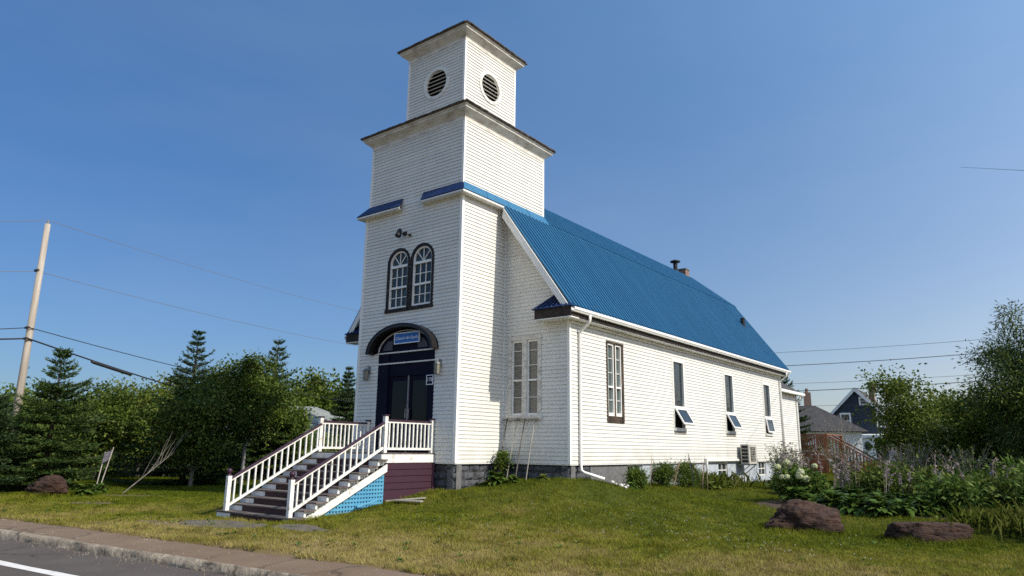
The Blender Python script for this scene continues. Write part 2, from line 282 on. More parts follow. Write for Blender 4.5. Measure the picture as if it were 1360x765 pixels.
class Frame:
    def __init__(s, O, U, N): s.O, s.U, s.N = Vector(O), Vector(U), Vector(N)
    def p(s, u, z, n): q = s.O + s.U*u + s.N*n; return (q.x, q.y, q.z + z)
class MB:
    def __init__(s): s.v = []; s.f = []
    def q(s, *pts):
        i = len(s.v); s.v += [tuple(p) for p in pts]; s.f.append(tuple(range(i, i+len(pts))))
    def box(s, a, b):
        (x0, y0, z0), (x1, y1, z1) = a, b
        i = len(s.v)
        s.v += [(x0, y0, z0), (x1, y0, z0), (x1, y1, z0), (x0, y1, z0), (x0, y0, z1), (x1, y0, z1), (x1, y1, z1), (x0, y1, z1)]
        s.f += [tuple(i+k for k in f) for f in ((0, 3, 2, 1), (4, 5, 6, 7), (0, 1, 5, 4), (1, 2, 6, 5), (2, 3, 7, 6), (3, 0, 4, 7))]
        return s
    def prism(s, lo, hi):       # two matching loops of points
        i = len(s.v); n = len(lo); s.v += [tuple(p) for p in lo] + [tuple(p) for p in hi]
        s.f.append(tuple(i+k for k in range(n))[::-1]); s.f.append(tuple(i+n+k for k in range(n)))
        for k in range(n): s.f.append((i+k, i+(k+1) % n, i+n+(k+1) % n, i+n+k))
        return s
    def fbox(s, F, u0, u1, z0, z1, n0, n1):
        c = [(u0, z0), (u1, z0), (u1, z1), (u0, z1)]
        return s.prism([F.p(u, z, n0) for u, z in c], [F.p(u, z, n1) for u, z in c])
    def fpoly(s, F, pts, n0, n1): return s.prism([F.p(u, z, n0) for u, z in pts], [F.p(u, z, n1) for u, z in pts])
    def farc(s, F, cu, cz, ra, rb, za, zb, a0, a1, n0, n1, seg=24):     # elliptical band between radii (ra,za) and (rb,zb)
        for k in range(seg):
            t0 = a0 + (a1-a0)*k/seg; t1 = a0 + (a1-a0)*(k+1)/seg
            c = [(cu+ra*math.cos(t0), cz+za*math.sin(t0)), (cu+rb*math.cos(t0), cz+zb*math.sin(t0)),
                 (cu+rb*math.cos(t1), cz+zb*math.sin(t1)), (cu+ra*math.cos(t1), cz+za*math.sin(t1))]
            s.fpoly(F, c, n0, n1)
        return s
    def beam(s, a, b, w, h, up=(0, 0, 1)):      # bar from a to b of width w (sideways) and height h
        a, b = Vector(a), Vector(b); d = (b-a).normalized(); up = Vector(up)
        sd = d.cross(up)
        if sd.length < 1e-4: sd = Vector((1, 0, 0))
        sd.normalize(); u = sd.cross(d).normalized()
        o = [sd*(x*w/2) + u*(y*h/2) for x, y in ((-1, -1), (1, -1), (1, 1), (-1, 1))]
        return s.prism([a+k for k in o], [b+k for k in o])
    def tube(s, pts, rad, sides=8, cap=True):
        pts = [Vector(p) for p in pts]; n = len(pts)
        rad = [rad]*n if np.isscalar(rad) else rad
        base = len(s.v); prev = None
        for i, p in enumerate(pts):
            d = (pts[min(i+1, n-1)] - pts[max(i-1, 0)]).normalized()
            if prev is None:
                a = d.cross(Vector((0, 0, 1)))
                if a.length < 1e-3: a = d.cross(Vector((1, 0, 0)))
            else:
                a = prev - d*prev.dot(d)
            a.normalize(); prev = a; b = d.cross(a)
            for k in range(sides):
                t = 2*math.pi*k/sides; s.v.append(tuple(p + (a*math.cos(t)+b*math.sin(t))*rad[i]))
        for i in range(n-1):
            for k in range(sides):
                k2 = (k+1) % sides
                s.f.append((base+i*sides+k, base+i*sides+k2, base+(i+1)*sides+k2, base+(i+1)*sides+k))
        if cap:
            s.f.append(tuple(base+k for k in range(sides))[::-1]); s.f.append(tuple(base+(n-1)*sides+k for k in range(sides)))
        return s
    def lathe(s, c, prof, sides=16):        # prof: (r, z)
        base = len(s.v); c = Vector(c)
        for r_, z in prof:
            for k in range(sides):
                t = 2*math.pi*k/sides; s.v.append((c.x+r_*math.cos(t), c.y+r_*math.sin(t), c.z+z))
        for i in range(len(prof)-1):
            for k in range(sides):
                k2 = (k+1) % sides; s.f.append((base+i*sides+k, base+i*sides+k2, base+(i+1)*sides+k2, base+(i+1)*sides+k))
        s.f.append(tuple(base+k for k in range(sides))[::-1]); s.f.append(tuple(base+(len(prof)-1)*sides+k for k in range(sides)))
        return s
    def loft(s, loops):                     # closed loops of equal length
        for a, b in zip(loops, loops[1:]):
            n = len(a)
            for k in range(n): s.q(a[k], a[(k+1) % n], b[(k+1) % n], b[k])
        return s
    def build(s, name, mat, parent=None, smooth=False, label=None, bevel=0):
        me = bpy.data.meshes.new(name); me.from_pydata(s.v, [], s.f); me.materials.append(mat)
        if smooth:
            for p in me.polygons: p.use_smooth = True
        o = link(bpy.data.objects.new(name, me), parent)
        if label: o['label'] = label
        if bevel:
            b = o.modifiers.new('bevel', 'BEVEL'); b.width = bevel; b.segments = 2; b.limit_method = 'ANGLE'
        return o

# ------------------------------------------------------------------ terrain
KA = math.atan(.1); KC, KS = math.cos(KA), math.sin(KA)
def uv(x, y): return x*KC + (y+8.24)*KS, (y+8.24)*KC - x*KS
def xy(u, v): return u*KC - v*KS, -8.24 + u*KS + v*KC
CTRL = [(0, 0, -.66), (.2, 1.8, -.42), (2.3, 2, -.34), (2.5, 5.8, -.62), (2.5, 10, -.78), (2.5, 15.6, -.87), (2.5, 20, -.9),
        (-.7, -1.9, -.92), (-.7, 0, -.74), (-1.5, -4.6, -1.275), (-.4, -3.2, -1.14), (1.5, -2.2, -1.08), (1.5, -5, -1.24), (-3.6, -2, -1.10), (-3.6, -4.6, -1.28), (-4.2, 0, -1.0),
        (-6.4, 2, -1.0), (-6.5, 10, -.95), (-6.5, 20, -.95), (8, 2, -1.23), (5.5, 6, -1.02), (4.5, 2, -1.0), (5, -2, -1.2), (9, 5.5, -1.02), (6.4, 7.2, -.95),
        (10.5, 6.2, -1.05), (10, 2.5, -1.29), (12, -1, -1.27), (7, 16, -.75), (11, 13, -.7), (2.9, 24.8, -.65), (16, 5, -1.1), (20, 0, -1.2),
        (-12.8, -4.9, -1.25), (-15.4, -3.4, -1.27), (-22, 1, -1.28), (-16, 3, -1.28), (-12, -2, -1.24), (-9, 0, -1.2), (-30, 10, -1.2), (-20, 20, -1.1), (-40, 40, -.8),
        (0, 40, -.6), (0, 70, -.3), (40, 60, -.5), (-80, 60, -.5), (-80, 0, -1.0), (60, 10, -1.0)]
CTRL += [(*xy(u, 1.0), -1.275) for u in range(-60, 41, 4)]
CTRL = np.array(CTRL, float)
def terrain(x, y):
    x = np.atleast_1d(np.asarray(x, float)); y = np.atleast_1d(np.asarray(y, float)); out = np.empty_like(x)
    for i in range(0, len(x), 20000):
        d = (x[i:i+20000, None]-CTRL[None, :, 0])**2 + (y[i:i+20000, None]-CTRL[None, :, 1])**2
        wt = 1/(d+.7)**1.7
        out[i:i+20000] = (wt*CTRL[None, :, 2]).sum(1)/wt.sum(1)
    out += .025*np.sin(x*.9+1.3)*np.sin(y*1.1+.4)*np.clip((uv(x, y)[1]-1)/2, 0, 1)
    return out
def tz(x, y): return float(terrain(x, y)[0])

us = np.concatenate([[-900, -500, -300, -180, -110, -80], np.arange(-60, -20, .5), np.arange(-20, 15, .25), np.arange(15, 30.1, .5), [36, 45, 60, 90, 150, 300, 600]])
vv = np.concatenate([[-900, -400, -150, -60, -30, -15, -9.4, -9.2, -.5, .3, .9], np.arange(1.0, 16, .25), np.arange(16, 34, .5), [38, 45, 55, 70, 100, 160, 300, 600, 1500]])
UU, VV = np.meshgrid(us, vv)
GX, GY = xy(UU.ravel(), VV.ravel())
GZ = terrain(GX, GY)
GZ = np.where(VV.ravel() < .95, -1.60, GZ); GZ = np.where(VV.ravel() < -9.3, -1.40, GZ)
nu, nv = len(us), len(vv)
ii = (np.arange(nv-1)[:, None]*nu + np.arange(nu-1)[None, :]).ravel()
o = np_mesh('ground', np.stack([GX, GY, GZ], 1), np.stack([ii, ii+1, ii+nu+1, ii+nu], 1), M['ground'], smooth=True); tag(o, kind='structure')

def strip(name, rows, mat, ustep=.5, u0=-120, u1=80):        # rows: (v, z, jitter) swept along the kerb direction
    U = np.arange(u0, u1+.1, ustep); n = len(U); V = []
    rs = np.random.default_rng(5)
    for (v, z, jv, jz) in rows:
        jj = rs.normal(0, 1, n); jj = (jj + np.roll(jj, 1) + np.roll(jj, -1))/1.7
        x, y = xy(U, v + jv*jj); V.append(np.stack([x, y, z + jz*np.roll(jj, 3)], 1))
    V = np.concatenate(V); k = len(rows)
    i = (np.arange(k-1)[:, None]*n + np.arange(n-1)[None, :]).ravel()
    return np_mesh(name, V, np.stack([i, i+1, i+n+1, i+n], 1), mat)
tag(strip('road', [(-9.3, -1.44, 0, 0), (-5, -1.40, 0, 0), (-2, -1.41, 0, 0), (.02, -1.425, 0, .003)], M['asphalt']), kind='structure')
tag(strip('road_marking', [(-1.50, -1.4095, .006, 0), (-1.31, -1.4105, .006, 0)], M['line']), kind='structure')
tag(strip('kerb', [(-.03, -1.47, .012, 0), (-.015, -1.38, .02, .012), (.01, -1.325, .022, .014), (.045, -1.305, .018, .009), (.12, -1.296, .02, .006), (.15, -1.34, 0, 0)], M['kerb'], .17), kind='structure')
tag(strip('sidewalk', [(.10, -1.318, .004, .003), (.17, -1.300, .006, .003), (.5, -1.281, 0, .006), (.85, -1.279, 0, .006), (1.0, -1.282, .03, .004), (1.06, -1.34, .03, 0)], M['walk'], .3), kind='structure')

def patch(name, cx, cy, rx, ry, mat, lift=.014, seed=1, n=40, rings=7, rot=0):
    V = [(cx, cy, tz(cx, cy)+lift)]; F = []
    for r_ in range(1, rings+1):
        for k in range(n):
            t = 2*math.pi*k/n
            s = (1 + .32*noise.noise(Vector((math.cos(t)*1.3+seed*7.7, math.sin(t)*1.3, seed))) + .1*noise.noise(Vector((math.cos(t)*5, math.sin(t)*5, seed))))*r_/rings
            dx, dy = rx*s*math.cos(t), ry*s*math.sin(t)
            x = cx + dx*math.cos(rot)-dy*math.sin(rot); y = cy + dx*math.sin(rot)+dy*math.cos(rot)
            V.append((x, y, tz(x, y) + (lift if r_ < rings else -.02)))
    me = bpy.data.meshes.new(name)
    for k in range(n): F.append((0, 1+k, 1+(k+1) % n))
    for r_ in range(rings-1):
        for k in range(n): F.append((1+r_*n+k, 1+(r_+1)*n+k, 1+(r_+1)*n+(k+1) % n, 1+r_*n+(k+1) % n))
    me.from_pydata(V, [], F); me.materials.append(mat)
    for p in me.polygons: p.use_smooth = True
    return tag(link(bpy.data.objects.new(name, me), None), kind='structure')
PATH = [(-1.75, -5.35, 1.6, .62, 0.05, 3), (.45, -5.0, .75, .32, .1, 5)]
for (cx, cy, rx, ry, ro, sd_) in PATH: patch('path', cx, cy, rx, ry, M['path'], seed=sd_, rot=ro)
BARE = [(-8.9, -5.0, 1.1, .40, .1, 8), (-11.0, -2.9, 1.6, .35, .3, 12), (-2.6, -6.0, 1.2, .35, .1, 15)]
for (cx, cy, rx, ry, ro, sd_) in BARE: patch('dirt', cx, cy, rx, ry, M['soil_dry'], lift=.004, seed=sd_, rot=ro)
BEDS = [(8.6, 6.6, 3.3, 2.0, .05, 2), (13.0, 7.6, 3.2, 2.4, .0, 4), (6.6, 11.3, 1.6, 3.2, .1, 6)]
for (cx, cy, rx, ry, ro, sd_) in BEDS: patch('soil', cx, cy, rx, ry, M['soil'], lift=.03, seed=sd_, rot=ro)
def inside_any(x, y, lst, grow=1.0):
    m = np.zeros(len(x), bool)
    for (cx, cy, rx, ry, ro, s_) in lst:
        dx, dy = x-cx, y-cy
        a = (dx*math.cos(ro)+dy*math.sin(ro))/(rx*grow); b = (-dx*math.sin(ro)+dy*math.cos(ro))/(ry*grow)
        m |= a*a+b*b < 1
    return m

def crackle(m, scale, width, dark):
    t = m.node_tree; b = t.nodes['Principled BSDF']; src = b.inputs['Base Color'].links[0].from_socket
    g = _n(t, 'ShaderNodeNewGeometry'); nz = _n(t, 'ShaderNodeTexNoise'); nz.inputs['Scale'].default_value = 1.4; nz.inputs['Detail'].default_value = 5
    t.links.new(g.outputs['Position'], nz.inputs['Vector'])
    ad = _n(t, 'ShaderNodeVectorMath', operation='MULTIPLY_ADD'); ad.inputs[1].default_value = (.9, .9, .9); t.links.new(nz.outputs['Color'], ad.inputs[0]); t.links.new(g.outputs['Position'], ad.inputs[2])
    v = _n(t, 'ShaderNodeTexVoronoi', feature='DISTANCE_TO_EDGE'); v.inputs['Scale'].default_value = scale; t.links.new(ad.outputs[0], v.inputs['Vector'])
    mr = _n(t, 'ShaderNodeMapRange'); mr.inputs[1].default_value = 0; mr.inputs[2].default_value = width; mr.inputs[3].default_value = dark; mr.inputs[4].default_value = 1; t.links.new(v.outputs['Distance'], mr.inputs[0])
    n2 = _n(t, 'ShaderNodeTexNoise'); n2.inputs['Scale'].default_value = .35; n2.inputs['Detail'].default_value = 2; t.links.new(g.outputs['Position'], n2.inputs['Vector'])
    m2 = _n(t, 'ShaderNodeMapRange'); m2.inputs[1].default_value = .45; m2.inputs[2].default_value = .55; t.links.new(n2.outputs['Fac'], m2.inputs[0])
    mx = _n(t, 'ShaderNodeMix'); mx.inputs[2].default_value = 1; t.links.new(m2.outputs[0], mx.inputs[0]); t.links.new(mr.outputs[0], mx.inputs[3])
    sc = _n(t, 'ShaderNodeVectorMath', operation='SCALE'); t.links.new(src, sc.inputs[0]); t.links.new(mx.outputs[0], sc.inputs['Scale']); t.links.new(sc.outputs[0], b.inputs['Base Color'])
crackle(M['asphalt'], .55, .022, .45); crackle(M['walk'], .8, .03, .5); crackle(M['kerb'], .9, .05, .35)
def value_noise(x, y, cell, seed):
    r_ = np.random.default_rng(seed); T = r_.random((257, 257)); fx, fy = x/cell+1000, y/cell+1000
    ix, iy = np.floor(fx).astype(int), np.floor(fy).astype(int); tx, ty = fx-ix, fy-iy; tx = tx*tx*(3-2*tx); ty = ty*ty*(3-2*ty)
    a_, b_, c_, d_ = T[ix % 256, iy % 256], T[(ix+1) % 256, iy % 256], T[ix % 256, (iy+1) % 256], T[(ix+1) % 256, (iy+1) % 256]
    return (a_*(1-tx)+b_*tx)*(1-ty)+(c_*(1-tx)+d_*tx)*ty
gr_ = np.random.default_rng(31); ng = 900; gu = gr_.uniform(-14, 8, ng)
gv = np.where(gr_.random(ng) < .6, -.04-np.abs(gr_.normal(size=ng))*.22, np.where(gr_.random(ng) < .5, gr_.uniform(.15, 1.05, ng), gr_.uniform(.85, 1.1, ng)))
gxx, gyy = xy(gu, gv); gzz = np.where(gv < 0, -1.424, -1.282); sz = gr_.uniform(.006, .022, ng)
tet = np.array([[1, 0, -.5], [-.5, .87, -.5], [-.5, -.87, -.5], [0, .1, 1.0]])
Vg = np.stack([gxx, gyy, gzz], 1)[:, None, :]+tet[None]*sz[:, None, None]*gr_.uniform(.6, 1.3, (ng, 1, 3))
Fg = (np.arange(ng)[:, None, None]*4+np.array([[0, 1, 3], [1, 2, 3], [2, 0, 3]])[None]).reshape(-1, 3)
tag(np_mesh('gravel', Vg.reshape(-1, 3), Fg, M['kerb']), kind='stuff')

# ------------------------------------------------------------------ church
D, RN, XL, YF = 1.988, 2.262, -6.286, 20.13
XE, ZE, XB, ZB, XR, ZR = 2.616, 4.093, .217, 7.374, -2.012, 9.195
TL = -4.05
def mir(x): return 2*XR - x
church = thing('church', 'white clapboard church with square belfry tower and blue metal gambrel roof', 'church', (-2, 10, -.8))
P = church
Ff = Frame((0, 0, 0), (1, 0, 0), (0, -1, 0))            # tower front
Fr = Frame((0, 0, 0), (0, 1, 0), (1, 0, 0))             # tower right
Fl = Frame((TL, 0, 0), (0, 1, 0), (-1, 0, 0))
Fn = Frame((0, D, 0), (1, 0, 0), (0, -1, 0))            # nave front
Fs = Frame((RN, 0, 0), (0, 1, 0), (1, 0, 0))            # nave right side
Fsl = Frame((XL, 0, 0), (0, 1, 0), (-1, 0, 0))
Fb = Frame((0, YF, 0), (1, 0, 0), (0, 1, 0))
EXPO = .1045
def siding(mb, F, z0, z1, left, right, openings=(), expo=EXPO, dep=.020):
    L = left if callable(left) else (lambda z: left)
    Rr = right if callable(right) else (lambda z: right)
    n = int(math.ceil((z1-z0)/expo))
    for k in range(n):
        zb = z0 + k*expo; zt = min(zb+expo, z1)
        cuts = sorted({zb, zt} | {z for o_ in openings for z in (o_[2], o_[3]) if zb < z < zt})
        for a, b in zip(cuts, cuts[1:]):
            iv = [(0, 1)]
            occ = sorted((o_[0], o_[1]) for o_ in openings if o_[2] < b-1e-6 and o_[3] > a+1e-6)
            la, lb, ra, rb = L(a), L(b), Rr(a), Rr(b)
            if ra <= la+1e-4 and rb <= lb+1e-4: continue
            segs = []; cur = None
            for (o0, o1) in occ:
                segs.append((cur, o0)); cur = o1
            segs.append((cur, None))
            da = dep*(1-(a-zb)/expo); db = dep*(1-(b-zb)/expo)
            for (s0, s1) in segs:
                u0a, u0b = (la, lb) if s0 is None else (s0, s0)
                u1a, u1b = (ra, rb) if s1 is None else (s1, s1)
                if u1a-u0a < 1e-4 and u1b-u0b < 1e-4: continue
                mb.q(F.p(u0a, a, da), F.p(u1a, a, da), F.p(u1b, b, db), F.p(u0b, b, db))
                if a == zb: mb.q(F.p(u0a, a, 0), F.p(u1a, a, 0), F.p(u1a, a, dep), F.p(u0a, a, dep))
def arch_open(u0, u1, zsill, zs, rz):
    r_ = (u1-u0)/2; c = (u0+u1)/2; o_ = [(u0, u1, zsill, zs)]; N_ = 14
    for k in range(N_):
        za, zb = zs+rz*k/N_, zs+rz*(k+1)/N_
        h = r_*math.sqrt(max(0, 1-((k+.5)/N_)**2)); o_.append((c-h, c+h, za, zb))
    return o_
def round_open(cu, cz, r_):
    N_ = 20; o_ = []
    for k in range(N_):
        za, zb = cz-r_+2*r_*k/N_, cz-r_+2*r_*(k+1)/N_
        h = math.sqrt(max(0, r_*r_-((za+zb)/2-cz)**2)); o_.append((cu-h, cu+h, za, zb))
    return o_
def corner(name_parent, pts, z0, z1, w=.075, t=.022):
    for (x, y, sx, sy) in pts:
        mb = MB(); mb.box((min(x+sx*t, x-sx*w), min(y+sy*t, y-sy*w), z0), (max(x+sx*t, x-sx*w), max(y+sy*t, y-sy*w), z1))
        mb.build('corner_trim', M['trim'], name_parent)

WIN = [(-2.92, -1.99), (-1.945, -1.015)]
mb = MB()
ops = [(-3.13, -.84, .2, 3.05)] + arch_open(-3.335, -.805, 3.05, 3.05, .725)[1:]
for (a, b) in WIN: ops += arch_open(a+.02, b-.02, 4.30, 5.73, .445)
siding(mb, Ff, 0, 7.62, TL, 0, ops)
siding(mb, Fr, 0, 7.62, 0, D+.3)
siding(mb, Fl, 0, 7.62, 0, D+.3)
mb.build('tower_wall', M['siding'], P)
corner(P, [(0, 0, 1, -1), (TL, 0, -1, -1)], -.005, 7.55)
m0, m1, n0_, n1_ = -3.95, -.02, .022, 3.96
mb = MB()
for F, a, b in ((Frame((0, n0_, 0), (1, 0, 0), (0, -1, 0)), m0, m1), (Frame((m1, 0, 0), (0, 1, 0), (1, 0, 0)), n0_, n1_),
                (Frame((m0, 0, 0), (0, 1, 0), (-1, 0, 0)), n0_, n1_), (Frame((0, n1_, 0), (1, 0, 0), (0, 1, 0)), m0, m1)):
    siding(mb, F, 7.42, 9.82, a, b)
mb.build('upper_tower_wall', M['siding'], P)
corner(P, [(m1, n0_, 1, -1), (m0, n0_, -1, -1), (m1, n1_, 1, 1)], 7.45, 9.74, .06)
b0, b1, c0, c1 = -3.244, -.756, .756, 3.305
FvF = Frame((0, c0, 0), (1, 0, 0), (0, -1, 0)); FvR = Frame((b1, 0, 0), (0, 1, 0), (1, 0, 0))
mb = MB()
for F, a, b, op in ((FvF, b0, b1, round_open(-1.95, 11.79, .47)), (FvR, c0, c1, round_open(2.01, 11.79, .47)),
                    (Frame((b0, 0, 0), (0, 1, 0), (-1, 0, 0)), c0, c1, []), (Frame((0, c1, 0), (1, 0, 0), (0, 1, 0)), b0, b1, [])):
    siding(mb, F, 10.1, 13.02, a, b, op)
mb.build('belfry_wall', M['siding'], P)
corner(P, [(b1, c0, 1, -1), (b0, c0, -1, -1), (b1, c1, 1, 1)], 10.15, 12.95, .055)
for F, cu in ((FvF, -1.95), (FvR, 2.01)):
    v = MB().farc(F, cu, 11.79, .45, .555, .45, .555, 0, 2*math.pi, -.06, .035, 36).build('louvre_vent', M['worn_white'], P)
    s = MB()
    for k in range(7):
        z = 11.79-.40+k*.133; h = math.sqrt(max(.01, .46**2-(z-11.79)**2))
        c = [(z-.035, .0), (z-.022, .012), (z+.04, -.085), (z+.03, -.095)]
        s.prism([F.p(cu-h, a, n) for a, n in c], [F.p(cu+h, a, n) for a, n in c])
    s.build('louvre', M['worn_white'], v)
    MB().farc(F, cu, 11.79, 0, .5, 0, .5, 0, 2*math.pi, -.22, -.2, 24).build('void', M['black'], v)
def rect(x0, x1, y0, y1, off, z): return [(x0-off, y0-off, z), (x1+off, y0-off, z), (x1+off, y1+off, z), (x0-off, y1+off, z)]
PROF = [(-.02, -.34), (.025, -.34), (.025, -.235), (.055, -.20), (.09, -.165), (.225, -.06), (.225, -.02), (.262, .0), (.262, .045)]
for (x0, x1, y0, y1, z, inner, nm) in ((m0, m1, n0_, n1_, 10.02, (b0, b1, c0, c1, 10.36), 'cornice'), (b0, b1, c0, c1, 13.24, None, 'cornice')):
    MB().loft([rect(x0, x1, y0, y1, o_, z+dz) for o_, dz in PROF]).build(nm, M['old_white'], P)
    e = [rect(x0, x1, y0, y1, .25, z+.047), rect(x0, x1, y0, y1, .31, z+.040), rect(x0, x1, y0, y1, .315, z+.072)]
    if inner: e.append(rect(*inner[:4], -.05, inner[4]))
    else: e += [rect((x0+x1)/2, (x0+x1)/2, (y0+y1)/2, (y0+y1)/2, .06, z+.36), rect((x0+x1)/2, (x0+x1)/2, (y0+y1)/2, (y0+y1)/2, .0, z+.361)]
    t = MB().loft(e)
    rs = random.Random(3)           # ragged shingle ends along the two visible edges
    for k in range(int((x1-x0+.6)/.16)):
        u = x0-.3+k*.16; t.box((u, y0-.325-rs.random()*.02, z+.062), (u+.15, y0-.18, z+.082+rs.random()*.012))
    for k in range(int((y1-y0+.6)/.16)):
        u = y0-.3+k*.16; t.box((x1+.18, u, z+.062), (x1+.325+rs.random()*.02, u+.15, z+.082+rs.random()*.012))
    t.build('shingle_roof', M['shingle'], P)

# skirt roofs round the tower
def skirt_piece(pts_lo, pts_hi, name='skirt_roof'):
    s = MB()
    s.prism(pts_lo + [], pts_hi + [])
    return s
ov = .217; zl, zh = 7.43, 7.755
def skirt(loop_lo, loop_hi, ribs):
    s = MB()
    n = len(loop_lo)
    for k in range(n-1):
        a, b, c, d = (Vector(loop_lo[k]), Vector(loop_lo[k+1]), Vector(loop_hi[k+1]), Vector(loop_hi[k]))
        nrm = (b-a).cross(d-a).normalized()
        if nrm.z < 0: nrm = -nrm
        s.prism([a, b, c, d], [a+nrm*.03, b+nrm*.03, c+nrm*.03, d+nrm*.03])
        if ribs == 0: continue
        L = (b-a).length; m_ = int(L/.9)
        for j in range(1, m_):
            t = j/m_; p0, p1 = a.lerp(b, t)+nrm*.035, d.lerp(c, t)+nrm*.035
            s.beam(p0, p1, .03, .010, nrm)
    s.build('skirt_roof', M['roof_shaded' if ribs == 0 else 'roof'], P)
    f = MB(); so_ = MB()
    for k in range(n-1):
        a, b = Vector(loop_lo[k]), Vector(loop_lo[k+1])
        f.prism([a+Vector((0, 0, -.06)), b+Vector((0, 0, -.06)), b+Vector((0, 0, -.004)), a+Vector((0, 0, -.004))],
                [p + (Vector(q)-p)*.09 for p, q in ((a+Vector((0, 0, -.06)), (loop_hi[k][0], loop_hi[k][1], a.z-.06)), (b+Vector((0, 0, -.06)), (loop_hi[k+1][0], loop_hi[k+1][1], b.z-.06)),
                 (b+Vector((0, 0, -.004)), (loop_hi[k+1][0], loop_hi[k+1][1], b.z-.004)), (a+Vector((0, 0, -.004)), (loop_hi[k][0], loop_hi[k][1], a.z-.004)))])
        f.prism([(a.x, a.y, a.z-.065), (b.x, b.y, b.z-.065), (loop_hi[k+1][0], loop_hi[k+1][1], b.z-.065), (loop_hi[k][0], loop_hi[k][1], a.z-.065)],
                [(a.x, a.y, a.z-.05), (b.x, b.y, b.z-.05), (loop_hi[k+1][0], loop_hi[k+1][1], b.z-.05), (loop_hi[k][0], loop_hi[k][1], a.z-.05)])
    f.build('skirt_fascia', M['trim'], P)
skirt([(-1.44, -ov, zl), (ov, -ov, zl)], [(-1.58, .03, zh), (-.01, .03, zh)], 0)
skirt([(ov, -ov, zl), (ov, 3.98, zl)], [(-.01, .03, zh), (-.01, 3.98, zh)], 1)
skirt([(TL-ov, -ov, zl), (-2.36, -ov, zl)], [(TL+.09, .03, zh), (-2.45, .03, zh)], 0)
skirt([(TL-ov, 3.98, zl), (TL-ov, -ov, zl)], [(TL+.09, 3.98, zh), (TL+.09, .03, zh)], 1)

# nave walls
def roof_x(z): return XE - (z-ZE)/((ZB-ZE)/(XE-XB)) - .05
mb = MB()
FW = (.23, 1.29, 1.24, 3.46)
siding(mb, Fn, 0, 7.2, 0, lambda z: min(RN, roof_x(z)), [FW])
siding(mb, Fn, 0, 7.2, lambda z: max(XL, mir(roof_x(z))), TL)
SW = [(3.94, 4.92, 1.18, 3.46), (8.38, 9.27, 1.08, 3.42), (13.02, 13.93, 1.10, 3.38), (17.54, 18.44, 1.12, 3.34)]
siding(mb, Fs, 0, 3.93, D, YF, SW)
siding(mb, Fsl, 0, 3.93, D, YF)
siding(mb, Fb, 0, 7.3, lambda z: max(XL, mir(roof_x(z))), lambda z: min(RN, roof_x(z)))
siding(mb, Fb, 7.3, 9.0, lambda z: mir(XB-.05)+(z-ZB)/.817, lambda z: XB-.05-(z-ZB)/.817)
mb.build('nave_wall', M['siding'], P)
corner(P, [(RN, D, 1, -1), (RN, YF, 1, 1), (XL, D, -1, -1)], -.005, 3.9, .062)
mb = MB().box((-.05, D-.05, -.003), (.03, D-.002, 7.1)); mb.build('corner_trim', M['trim'], P)
mb = MB()        # starter strips at the foot of the siding
for F, a, b in ((Ff, TL, 0), (Fr, 0, D), (Fs, D, YF), (Fn, 0, RN)): mb.fbox(F, a, b, -.03, -.002, -.04, .008)
mb.build('base_trim', M['trim'], P)

# foundation: rock-face blocks under tower and nave front, painted concrete along the side
def blocks(F, u0, u1, zt, zb, seed, n0=-.10):
    mb = MB(); rs = random.Random(seed); mm = MB(); mm.fbox(F, u0, u1, zb-.3, zt, -.3, n0)
    z = zt-.012; row = 0
    while z > zb-.2:
        h = .205; u = u0 + (0 if row % 2 else -.2)
        while u < u1:
            L = .42; a, b = max(u, u0)+.006, min(u+L, u1)-.006
            if b-a > .05:
                nx, nz = 4, 3
                g = [[Vector(F.p(a+(b-a)*i/nx, z-h+.008+(h-.016)*j/nz, n0+(.012 if i in (0, nx) or j in (0, nz) else .035+rs.random()*.035))) for i in range(nx+1)] for j in range(nz+1)]
                for j in range(nz):
                    for i in range(nx): mb.q(g[j][i], g[j][i+1], g[j+1][i+1], g[j+1][i])
                for i in range(nx):
                    for j, sgn in ((0, -1), (nz, 1)):
                        p0, p1 = g[j][i], g[j][i+1]; inn = F.N*-.02
                        mb.q(p0, p1, p1+inn, p0+inn)
            u += L
        z -= h; row += 1
    return mm, mb
mm_, bb_ = MB(), MB()
for F, a, b, zt, zb, sd_ in ((Ff, TL+.02, -.02, -.03, -1.3, 1), (Fr, .05, D+.05, -.03, -.9, 2), (Fn, -.05, RN-.03, -.03, -.9, 3), (Fs, D+.05, 3.1, -.03, -.9, 4), (Fl, .02, D, -.03, -1.3, 5)):
    x, y = blocks(F, a, b, zt, zb, sd_)
    for src, dst in ((x, mm_), (y, bb_)):
        i = len(dst.v); dst.v += src.v; dst.f += [tuple(i+k for k in f) for f in src.f]
fo = bb_.build('stone_foundation', M['stone'], P); mm_.build('mortar_bed', M['mortar'], fo)
mb = MB(); BW = [(5.2, 6.1), (9.3, 10.2), (12.2, 13.1), (16.6, 17.5)]
cur = 3.1
for (a, b) in BW:
    if cur < 4: MB().fbox(Fs, cur, a-.001, -1.3, -.03, -.3, -.06).build('shaded_foundation', M['mortar'], P)  # darker grey puts the shade on this stretch into the colour
    else: mb.fbox(Fs, cur, a, -1.3, -.03, -.3, -.06)
    mb.fbox(Fs, a, b, -1.3, -.62, -.3, -.06); cur = b
mb.fbox(Fs, cur, YF-.02, -1.3, -.03, -.3, -.06); mb.box((XL+.06, YF-.3, -1.3), (RN-.06, YF-.05, -.03)); mb.box((XL+.06, D+.1, -1.3), (XL+.3, YF-.1, -.03))
mb.build('concrete_foundation', M['concrete_blue'], P)
